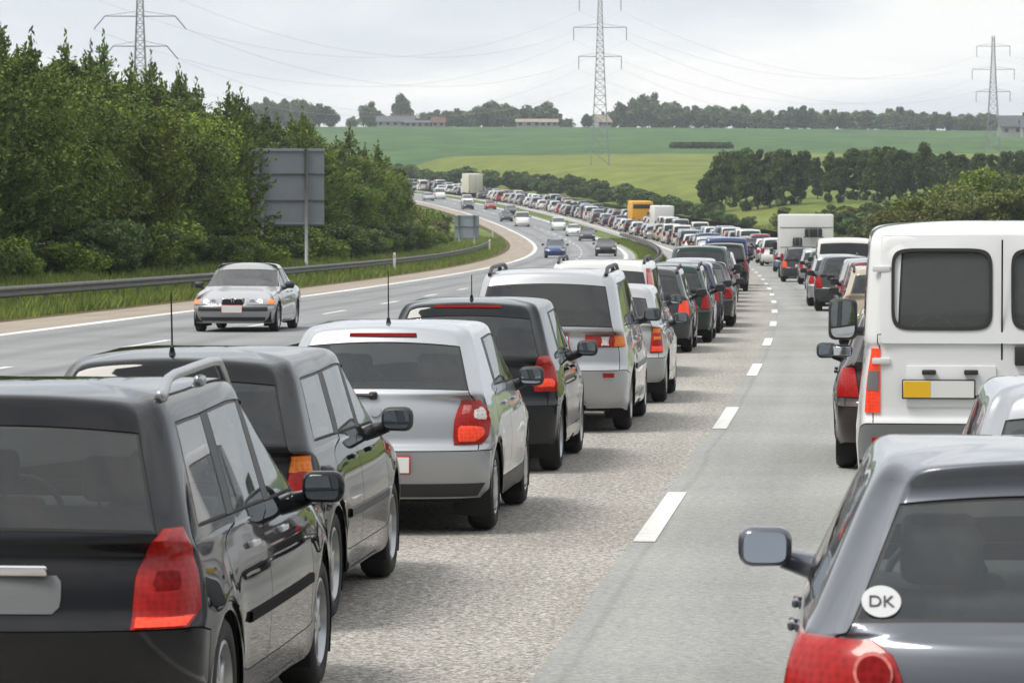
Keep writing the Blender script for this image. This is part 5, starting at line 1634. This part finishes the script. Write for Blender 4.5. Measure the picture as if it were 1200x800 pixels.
# dark red car ahead of the van
S = mk(L=4.3, W=1.72, H=1.44, wb=2.58, ro=.85, belt=.94, pC=1.25, pB=2.05, dark='glass_dark')
root = empty('hatchback'); S['wheel'] = 'five'; K = C4(.026, .014, .016)
sh = build_shell(root, S, K, 1, 2)
for sg in (1, -1): sh.patch('tail_lamp', [(.66, .62, None, .18), (.92, .66, None, .16)], 'lens_red', root, sg, .012, 10, 8, .01)
mirror(root, S, K, sh, black=True); handles(root, S, sh, K); plate(root, sh, .72)
car_pose(root, 34.9, 2.19, S['L'])
tag(root, 'dark red car half hidden in front of the white van, just left of it', 'car', RIGHT_G)

# silver saloon driving towards us on the other carriageway
S = mk(L=4.78, W=1.80, H=1.435, wr=.32, ra=.37, wb=2.83, ro=1.12, belt=.93, bump=.60, nose=.70, trunk=True, rb=1.0, rake=.62, cowl=3.38, ws=.82, hwt=.72, hwb=.89, pC=1.72, pB=2.42, quarter=False, tf=.09, dark='glass', nosecrown=.04)
root = empty('saloon_car'); S['wheel'] = 'seven'; K = C4(.40, .40, .41)
sh = build_shell(root, S, K, 2, 2)
L = S['L']
for sg in (1, -1):
    hl = sh.patch('headlight', [(.585, .30, None, .28), (.60, .29, None, .30), (.70, .30, None, .32), (.715, .33, None, .32)], 'headlamp', root, sg, .010, 18, 7, .008, True)
    sh.patch('indicator', [(.60, .70, None, .29), (.70, .71, None, .31)], 'lens_amber', hl, sg, .020, 8, 5, .004, True)
    p, n_ = sh.front(.57, .65)
    bm = bmesh.new()
    for k_, (xx, on) in enumerate(((.56, 1), (.41, 0))):
        q = sh.front(xx, .65)[0]; vs = [bm.verts.new((sg * (q.x + .060 * math.cos(a)), q.y + .026, .65 + .052 * math.sin(a))) for a in np.linspace(0, 2 * PI, 16, endpoint=False)]
        f = bm.faces.new(vs); f.material_index = 0 if on else 1
    bm_obj('headlight_bulb', bm, ['headlamp_on', 'chrome'], hl, False, None)
g0 = sh.patch('grille', [(.585, -.20, .20, None), (.605, -.235, .235, None), (.695, -.235, .235, None), (.715, -.20, .20, None)], 'gap', root, 1, .012, 14, 6, .0, True)
bm = bmesh.new()
for x in (-.12, .12):
    y_ = sh.front(x, .65)[0].y + .02
    add_tube(bm, [(x + .10 * math.copysign(abs(math.cos(a)) ** .5, math.cos(a)), y_, .65 + .058 * math.copysign(abs(math.sin(a)) ** .5, math.sin(a))) for a in np.linspace(0, 2 * PI, 25)], .010, 6, cap=False)
bm_obj('grille_frame', bm, 'chrome', g0)
sh.patch('bumper_strip', [(.455, -.72, .72, None), (.55, -.72, .72, None)], 'plastic_black', root, 1, .012, 30, 5, .0, True)
sh.patch('lower_grille', [(.25, -.66, .66, None), (.33, -.68, .68, None)], 'plastic_black', root, 1, .008, 26, 5, .0, True)
plate(root, sh, .50, 0, .42, .15, 'plate_white', True, .0)
mirror(root, S, K, sh, black=True); handles(root, S, sh, K)
for sg in (1, -1): sh.patch('tail_lamp', [(.70, .50, None, .20), (.86, .52, None, .20)], 'lens_red', root, sg, .010, 10, 6, .006)
root.scale = (S_CAR,) * 3
_p = road_pt(86.0, -11.6); root.location = tuple(_p)
_q = road_pt(81.0, -11.6); root.rotation_euler = (0, 0, math.atan2(-(float(_q[0] - _p[0])), float(_q[1] - _p[1])))
tag(root, 'silver saloon with its headlights on, driving towards the camera at left', 'car', 'cars driving on the other carriageway')

# ------------------------------------------------------------------ models for the rest of the queue
def proto(name, S, lod, paint='paint_metallic', lamp='std', rails=False, front=False, level=1):
    """a model at the origin, hidden from nothing: it becomes the first car of its kind"""
    root = empty(name); S = dict(S); S['paint'] = paint
    if lod == 1:
        S['seats'] = 'front'
        sh = build_shell(root, S, C4(.5, .5, .5), level, 1)
        w, b = S['W'] / 2, S['belt']
        for sg in (1, -1):
            if lamp == 'std': sh.patch('tail_lamp', [(S['bump'] + .06, w * .74, None, .14), (b - .03, w * .78, None, .13)], 'lens_red', root, sg, .014, 6, 5)
            elif lamp == 'lit': sh.patch('tail_lamp', [(S['bump'] + .06, w * .70, None, .14), (b - .05, w * .74, None, .14)], 'lens_lit', root, sg, .014, 6, 5)
            elif lamp == 'tall': sh.patch('tail_lamp', [(b - .25, w * .80, None, .17), (b + .02, w * .86, None, .2), (S['H'] - .2, w * .74, None, .30)], 'lens_red', root, sg, .016, 6, 10)
            if front: sh.patch('headlight', [(S['nose'] - .16, w * .50, None, .34), (S['nose'] - .03, w * .52, None, .38)], 'headlamp', root, sg, .012, 8, 4, 0, True)
        mirror(root, S, C4(.5, .5, .5), sh, black=True, glass=False); plate(root, sh, S['bump'] + .12)
        if rails: roof_rails(root, S, sh, .6, S['cowl'] - S['ws'] - .2, S['W'] * .34, 'plastic_black', .05)
    return root, S
HATCH = mk(quarter=False, pC=1.12, pB=1.92)
WAGON = mk(L=4.5, W=1.73, H=1.48, wb=2.62, ro=.88, rb=.12, rake=.30, belt=.95, pC=1.40, pB=2.25, pq=.52, cowl=3.32, ws=.84, hwt=.75, dark='glass_dark')
MPV = mk(L=4.4, W=1.76, H=1.66, wb=2.70, ro=.80, rb=.10, rake=.28, belt=1.04, bump=.64, nose=.84, pC=1.3, pB=2.2, pq=.5, cowl=3.45, ws=.95, hwt=.79, dark='glass_dark', topz=.09)
SALOON = mk(L=4.5, W=1.74, H=1.43, wb=2.62, ro=1.0, trunk=True, rb=.92, rake=.62, belt=.93, pC=1.55, pB=2.3, cowl=3.3, ws=.84, quarter=False, nose=.72)
SUV = mk(L=4.5, W=1.80, H=1.74, wr=.36, ra=.41, wb=2.64, ro=.88, rb=.10, rake=.24, belt=1.12, bump=.72, nose=.98, pC=1.35, pB=2.2, pq=.5, cowl=3.15, ws=.75, hwt=.80, topz=.10, sill=.30, dark='glass_black')
VAN = mk(L=4.75, W=1.86, H=1.95, wr=.33, ra=.38, wb=2.92, ro=.92, rb=.06, rake=.15, belt=1.22, bump=.68, nose=.98, pC=1.8, pB=2.75, cowl=4.0, ws=.85, hwt=.89, hwb=.955, rearD=.18, gt=.02, flat=4.0, winS='front', rear_flush=.07, topz=.10, dark='glass_black', doors=2, rwz=1.24)
for s_ in (HATCH, WAGON, MPV, SALOON, SUV, VAN): s_['wheel'] = 'cover' if s_ in (HATCH, VAN) else 'five'
VAN['lampy'] = 0.0
COLS = {'silver': C4(.43, .44, .46), 'dark grey': C4(.055, .058, .065), 'black': C4(.014, .015, .017), 'white': C4(.74, .74, .72), 'blue': C4(.025, .055, .17), 'red': C4(.33, .018, .016),
        'dark green': C4(.018, .042, .034), 'beige': C4(.42, .36, .27), 'dark blue': C4(.014, .022, .060), 'light grey': C4(.36, .37, .38), 'pale blue': C4(.26, .33, .42), 'burgundy': C4(.10, .012, .018)}
KINDN = {'hatch': 'hatchback', 'wagon': 'estate_car', 'mpv': 'people_carrier', 'saloon': 'saloon_car', 'suv': 'off_roader', 'van': 'minivan'}
SPEC = {'hatch': HATCH, 'wagon': WAGON, 'mpv': MPV, 'saloon': SALOON, 'suv': SUV, 'van': VAN}
DARK = ('black', 'dark grey', 'dark green', 'dark blue')
SOLID = ('white', 'red', 'beige')
_proto = {}
def place(kind, colour, Yr, off, label, group, lod=1, lamp='std', oncoming=False, front=False):
    S = SPEC[kind]; pt = 'paint_solid' if colour in SOLID else ('paint_dark' if colour in DARK else 'paint_metallic'); key = (kind, lod, lamp, pt, front)
    col = COLS[colour]
    if lod == 1:
        if key not in _proto:
            r, _ = proto(KINDN[kind], S, 1, pt, lamp, kind in ('wagon', 'mpv'), front); _proto[key] = r
            for ch in r.children_recursive: ch.color = col
        else: r = copy_tree(_proto[key], None, col)
    else:
        if key not in _proto: _proto[key] = far_mesh(S, pt, oncoming)
        r = link(bpy.data.objects.new(KINDN[kind], _proto[key])); r.color = col
    if oncoming:
        p = road_pt(Yr, off); q = road_pt(Yr - 4, off)
        L = S['L']; d = Vector((float(q[0] - p[0]), float(q[1] - p[1]), 0)).normalized()
        r.location = (p[0] - d.x * L, p[1] - d.y * L, p[2] + .008); r.rotation_euler = (0, 0, math.atan2(-d.x, d.y))
    else: car_pose(r, Yr, off, S['L'])
    return tag(r, label, 'van' if kind == 'van' else 'car', group)
def far_mesh(S, paint, lights):
    """one small mesh for a car a few pixels wide"""
    sh = Shell(S, 0 if not lights else 1)
    mats = ['paint', 'glass', 'plastic_black', 'lens_red', 'tyre', 'headlamp_on', 'plate_white']
    V, F, MI = [tuple(v) for v in sh.V], list(sh.F), []
    for t in sh.T: MI.append(1 if t in GLASS_TAGS else (2 if t in PILLARS else 0))
    def boxf(size, loc, mi):
        bm = bmesh.new(); add_box(bm, size, loc); bm.verts.index_update(); k = len(V)
        V.extend([v.co[:] for v in bm.verts])
        for f in bm.faces: F.append(tuple(k + v.index for v in f.verts)); MI.append(mi)
        bm.free()
    w, b, L = S['W'] / 2, S['belt'], S['L']
    for sg in (1, -1):
        z = (S['bump'] + b) / 2 + .02; p = sh.rear(w * .80, z)[0]
        boxf((.22, .14, b - S['bump'] - .12), (sg * (w - .12), p.y + .02, z), 3)
        q = sh.front(w * .72, S['nose'] - .10)[0]
        boxf((.30, .10, .14), (sg * w * .72, q.y - .015, S['nose'] - .10), 5 if lights else 6)
        boxf((.2, .12, .14), (sg * (w + .11), S['cowl'] - .4, b + .08), 2)
        for y in (S['ro'], S['ro'] + S['wb']):
            k = len(V); n_ = 10
            for x in (w - .03, w - .22):
                V.extend([(sg * x, y + S['wr'] * math.cos(2 * PI * i / n_), S['wr'] + S['wr'] * math.sin(2 * PI * i / n_)) for i in range(n_)])
            for i in range(n_): F.append((k + i, k + (i + 1) % n_, k + n_ + (i + 1) % n_, k + n_ + i)); MI.append(4)
            F.append(tuple(range(k, k + n_))); MI.append(4); F.append(tuple(range(k + n_, k + 2 * n_))); MI.append(4)
    boxf((w * 1.7, L - .4, .2), (0, L / 2, .32), 2)
    boxf((.5, .04, .11), (0, sh.rear(0, S['bump'] + .12)[0].y - .01, S['bump'] + .12), 6)
    me = bpy.data.meshes.new('car'); me.from_pydata(V, [], F)
    for m_ in mats: me.materials.append(M[paint if m_ == 'paint' else ('glass_far' if m_ == 'glass' else m_)])
    me.polygons.foreach_set('material_index', np.array(MI, dtype=np.int32))
    sm = np.zeros(len(F), dtype=bool); sm[:len(sh.F)] = True; me.polygons.foreach_set('use_smooth', sm); me.update()
    return me
mat('glass_far', (0.035, 0.042, 0.046), 0.05, spec=0.7)

# the visible cars down the left lane
for kind, colour, Y, off, lab, lamp in [
    ('wagon', 'dark grey', 67.4, -2.15, 'dark grey estate car with bright red lamps, ahead of the tall white estate', 'lit'),
    ('wagon', 'dark green', 73.5, -1.95, 'dark green estate car close ahead of the dark grey estate', 'std'),
    ('hatch', 'dark blue', 80.6, -1.9, 'dark blue hatchback ahead of the dark green estate in the left lane', 'std'),
    ('saloon', 'dark grey', 86.0, -1.75, 'dark grey saloon ahead of the dark blue hatchback in the left lane', 'std'),
    ('hatch', 'silver', 94.0, -2.1, 'silver hatchback ahead of the dark grey saloon in the left lane', 'std'),
    ('suv', 'dark green', 103.0, -2.05, 'tall dark green off-roader standing above the left queue', 'std'),
    ('hatch', 'burgundy', 110.5, -2.0, 'burgundy hatchback ahead of the tall green off-roader', 'std'),
    ('wagon', 'dark grey', 117.6, -2.0, 'dark grey estate right behind the cream white hatchback', 'std'),
    ('hatch', 'white', 134.0, -2.0, 'cream white hatchback with amber lamps far down the left lane', 'std'),
    ('suv', 'black', 141.5, -1.75, 'black off-roader ahead of the cream white hatchback', 'std')]:
    place(kind, colour, Y, off, lab, LEFT_G, 1, lamp)
place('wagon', 'silver', 125.6, -2.1, 'silver estate between the dark grey estate and the cream white hatchback', LEFT_G)
# and down the right lane
for kind, colour, Y, off, lab, lamp in [
    ('wagon', 'beige', 69.5, 2.25, 'beige estate with red lamps showing left of the white van', 'lit'),
    ('hatch', 'burgundy', 84.5, 2.35, 'burgundy hatchback in the right lane, behind the light grey hatchback', 'std'),
    ('hatch', 'dark grey', 104.5, 1.95, 'dark grey hatchback behind the silver estate and the white minivan', 'std'),
    ('wagon', 'silver', 112.0, 1.85, 'silver estate just behind the white minivan', 'std'),
    ('van', 'white', 120.5, 2.25, 'white minivan with a wide dark rear window, in the right lane', 'std'),
    ('hatch', 'light grey', 92.5, 2.35, 'light grey hatchback between the burgundy hatchback and the dark grey hatchback', 'std'),
    ('wagon', 'dark grey', 170.0, 1.62, 'dark grey estate with red lamps in front of the white motorhome', 'lit'),
    ('saloon', 'silver', 129.5, 2.3, 'silver saloon just ahead of the white minivan', 'std'),
    ('hatch', 'blue', 137.0, 2.3, 'blue hatchback ahead of the silver saloon in the right lane', 'std'),
    ('hatch', 'dark green', 144.6, 2.2, 'dark green hatchback ahead of the blue one in the right lane', 'std'),
    ('hatch', 'silver', 162.0, 2.2, 'silver hatchback close behind the white motorhome', 'std')]:
    place(kind, colour, Y, off, lab, RIGHT_G, 1, lamp)

# the white motorhome
def box_vehicle(name, Yr, off, w, L, h, cabL, cabH, body, cab, label, cat, band=None, rear=None, door=None, group=None, bikes=False):
    r = empty(name)
    bm = bmesh.new(); add_box(bm, (w, L, h - .75), (0, L / 2, .75 + (h - .75) / 2), (0, 0, 0), .07, 3); o = bm_obj('box_body', bm, body, r)
    bm = bmesh.new(); add_box(bm, (w - .12, cabL, cabH - .5), (0, L + cabL / 2 + .05, .5 + (cabH - .5) / 2), (0, 0, 0), .18, 3); bm_obj('cab', bm, cab, r)
    bm = bmesh.new(); add_box(bm, (w - .2, L + cabL - .4, .32), (0, (L + cabL) / 2, .55)); bm_obj('underbody', bm, 'underbody', r, False, None)
    for sg in (1, -1):
        bm = bmesh.new(); add_box(bm, (.02, cabL * .5, .6), (sg * (w / 2 - .05), L + cabL * .55, cabH - .75), (0, 0, 0), .008, 1); bm_obj('side_window', bm, 'glass_far', r)
        bm = bmesh.new(); add_box(bm, (.14, .05, .34), (sg * (w / 2 - .12), -.015, .98), (0, 0, 0), .012, 1); bm_obj('tail_lamp', bm, 'lens_red', r)
        bm = bmesh.new(); add_box(bm, (.22, .1, .4), (sg * (w / 2 + .12), L + cabL * .75, cabH - .6), (0, 0, 0), .04, 2); bm_obj('door_mirror', bm, 'plastic_black', r)
    bm = bmesh.new(); add_box(bm, (w - .25, .03, .75), (0, L + cabL + .045, cabH - .75), (0, 0, 0), .01, 1); bm_obj('windscreen', bm, 'glass_far', r)
    bm = bmesh.new(); add_box(bm, (w - .05, .14, .18), (0, -.06, .62), (0, 0, 0), .03, 2); bm_obj('rear_bumper', bm, 'plastic_black', r)
    if band: bm = bmesh.new(); add_box(bm, (w - .28, .03, .55), (0, -.012, h - .62), (0, 0, 0), .012, 1); bm_obj('rear_window', bm, 'glass_far', r)
    if rear == 'doors':
        bm = bmesh.new()
        for x in (-.01, -w / 2 + .12, w / 2 - .12): add_box(bm, (.03, .02, h - 1.0), (x, -.008, .9 + (h - 1.0) / 2))
        bm_obj('door_frame', bm, 'plastic_grey', r, False, None)
    elif rear == 'seam':
        for z in (1.45, h - .62):
            bm = bmesh.new(); add_box(bm, (w - .05, .016, .03), (0, -.006, z)); bm_obj('trim_strip', bm, 'plastic_grey', r, False, None)
    S_ = dict(W=w, wr=.36, ro=L * .3, wb=L * .62 + cabL * .3); add_wheels(r, S_, 'cover', 1)
    plate(r, _FlatRear(), .9)
    car_pose(r, Yr, off, L + cabL)
    return tag(r, label, cat, group)
class _FlatRear:
    def rear(s, x, z): return Vector((x, 0, z)), Vector((0, -1, 0))
mat('box_white', (0.74, 0.74, 0.73), 0.4, var=(.8, .06)); mat('box_yellow', (0.82, 0.40, 0.015), 0.45, var=(.8, .08)); mat('cab_green', (0.05, 0.16, 0.14), 0.35)
mat('box_cream', (0.62, 0.60, 0.50), 0.5, var=(.8, .08)); mat('cab_orange', (0.75, 0.30, 0.03), 0.4)
MH = box_vehicle('motorhome', 183.0, 2.12, 2.5, 5.0, 2.98, 1.2, 2.1, 'box_white', 'box_white', 'white motorhome with a plain rear wall towering over the right queue', 'motorhome', rear='seam')
# luggage on the rear rack of the motorhome
rk = bmesh.new()
for z, x0, x1 in ((1.92, -.1, .75), (1.51, -.65, -.2)):
    for x in (x0, x1): add_tube(rk, [(x, 0, z), (x, -.48, z)], .025, 6)
    add_tube(rk, [(x0, -.45, z), (x1, -.45, z)], .025, 6)
bm_obj('luggage_rack', rk, 'plastic_black', MH)
def bag(x, z, w, h, lab):
    r = empty('luggage_bag', (0, 0, 0))
    bm = bmesh.new(); add_box(bm, (w, .34, h), (0, 0, h / 2), (0, 0, 0), .09, 3); bm_obj('bag', bm, 'plastic_black', r)
    bm = bmesh.new()
    for q in (-.25, .25): add_box(bm, (.05, .36, h + .02), (q * w, 0, h / 2), (0, 0, 0), .02, 2)
    bm_obj('strap', bm, 'plastic_grey', r)
    a = MH.rotation_euler[2]; o = Vector((x, -.28, z)) * S_CAR; o.rotate(Matrix.Rotation(a, 3, 'Z'))
    r.location = Vector(MH.location) + o; r.rotation_euler = (0, 0, a)
    tag(r, lab, 'luggage', 'bags on the back of the motorhome')
bag(.32, 1.93, .84, .42, 'long dark bag strapped high on the rear rack of the white motorhome')
bag(-.42, 1.52, .46, .40, 'short dark bag hanging lower left on the rear rack of the white motorhome')

# ------------------------------------------------------------------ the rest of the queue, round the bend and up the hill
rq = random.Random(21)
kinds = ['hatch', 'hatch', 'wagon', 'wagon', 'mpv', 'saloon', 'suv', 'van']
cols_ = ['silver', 'silver', 'silver', 'light grey', 'light grey', 'white', 'white', 'white', 'beige', 'pale blue', 'silver', 'dark grey', 'black', 'blue', 'red', 'dark green', 'dark blue', 'burgundy']
def run(lane, off, Y, Yend, group, skip, anchors):
    n = 0
    anchor = None; cnt = 0
    while Y < Yend:
        hit = [s for s in skip if s[0] - 1.0 < Y + 4.5 and Y < s[1]]
        nm = [n2 for a_, n2 in anchors if Y > a_][-1]
        if anchor != nm: anchor, cnt = nm, 0
        if hit: Y = hit[0][1] + 1.5; continue
        k = rq.choice(kinds); c = rq.choice(cols_)
        if k == 'van': c = rq.choice(['white', 'white', 'silver', 'blue'])
        cnt += 1
        place(k, c, Y, off + rq.uniform(-.45, .45), f'small {c} {KINDN[k].replace("_", " ")}, {ordinal(cnt)} car beyond the {anchor}, {lane} lane', group, 1 if Y < 235 else 0)
        Y += SPEC[k]['L'] + rq.uniform(1.2, 4.6)
        n += 1
    return n
FAR_G = 'far cars in the queue round the bend'
nl = run('left', -2.0, 149.5, 815, FAR_G, [(676, 692)], [(149, 'black off-roader'), (692, 'white lorry')])
nr = run('right', 1.95, 196.5, 815, FAR_G, [(462, 473), (491, 501)], [(190, 'white motorhome'), (473, 'plain white lorry'), (501, 'yellow lorry')])
box_vehicle('lorry', 491, 1.9, 2.6, 6.0, 3.15, 1.7, 2.4, 'box_yellow', 'cab_orange', 'bright yellow box lorry with a dark rear window strip, far down the queue', 'lorry', band=True)
box_vehicle('lorry', 463, 2.2, 2.3, 6.5, 3.0, 1.8, 2.6, 'box_white', 'box_white', 'plain white box lorry partly hidden in front of the yellow one', 'lorry')
box_vehicle('lorry', 677, -2.0, 2.5, 8.0, 4.0, 2.0, 3.0, 'box_cream', 'box_white', 'tall cream white lorry standing high above the farthest part of the queue', 'lorry', rear='doors')
# oncoming traffic
ON = 'cars driving on the other carriageway'
for kind, colour, Y, off, lab in [('hatch', 'blue', 288, -13.7, 'blue hatchback with headlights on, coming round the bend in the outer lane'),
    ('saloon', 'black', 300, -9.9, 'black saloon coming towards the camera in the inner lane beside the grass median'),
    ('saloon', 'dark grey', 405, -10.0, 'dark grey saloon ahead of the white cars in the inner oncoming lane'),
    ('saloon', 'white', 436, -10.2, 'white saloon second in the inner oncoming lane, behind the dark grey saloon'),
    ('mpv', 'white', 470, -10.2, 'white people carrier third in the inner oncoming lane'),
    ('van', 'white', 492, -13.5, 'white minivan coming downhill in the outer oncoming lane'),
    ('hatch', 'dark grey', 520, -13.8, 'dark grey hatchback behind the white minivan in the outer oncoming lane'),
    ('saloon', 'black', 556, -10.2, 'black saloon coming downhill in the inner oncoming lane'),
    ('wagon', 'black', 590, -13.6, 'black estate coming downhill in the outer oncoming lane'),
    ('hatch', 'red', 590, -10.1, 'red hatchback coming downhill in the inner oncoming lane'),
    ('mpv', 'white', 622, -10.3, 'white people carrier far up the hill in the inner oncoming lane'),
    ('saloon', 'silver', 650, -13.6, 'silver saloon far up the hill in the outer oncoming lane'),
    ('van', 'white', 662, -10.2, 'white minivan far up the hill in the inner oncoming lane'),
    ('wagon', 'light grey', 690, -13.5, 'light grey estate farthest up the hill in the outer oncoming lane'),
    ('hatch', 'silver', 705, -10.2, 'silver hatchback farthest up the hill in the inner oncoming lane')]:
    place(kind, colour, Y, off, lab, ON, 0, 'std', True)
HAZE = 0.00018

# ------------------------------------------------------------------ the damp summer air between us and the hill
bm = bmesh.new(); add_box(bm, (6000, 2600, 210), (0, 900, 95))
hz = bm_obj('haze', bm, [], None, False, None)
hm = bpy.data.materials.new('haze_air'); hm.use_nodes = True
n, l = nodes(hm); n.clear(); o_ = n.new('ShaderNodeOutputMaterial'); v = n.new('ShaderNodeVolumePrincipled')
v.inputs['Color'].default_value = (0.86, 0.92, 1.0, 1); v.inputs['Density'].default_value = HAZE; v.inputs['Anisotropy'].default_value = 0.3
l.new(v.outputs[0], o_.inputs['Volume']); hz.data.materials.append(hm)
tag(hz, 'thin pale haze over the fields', 'haze', kind='stuff')
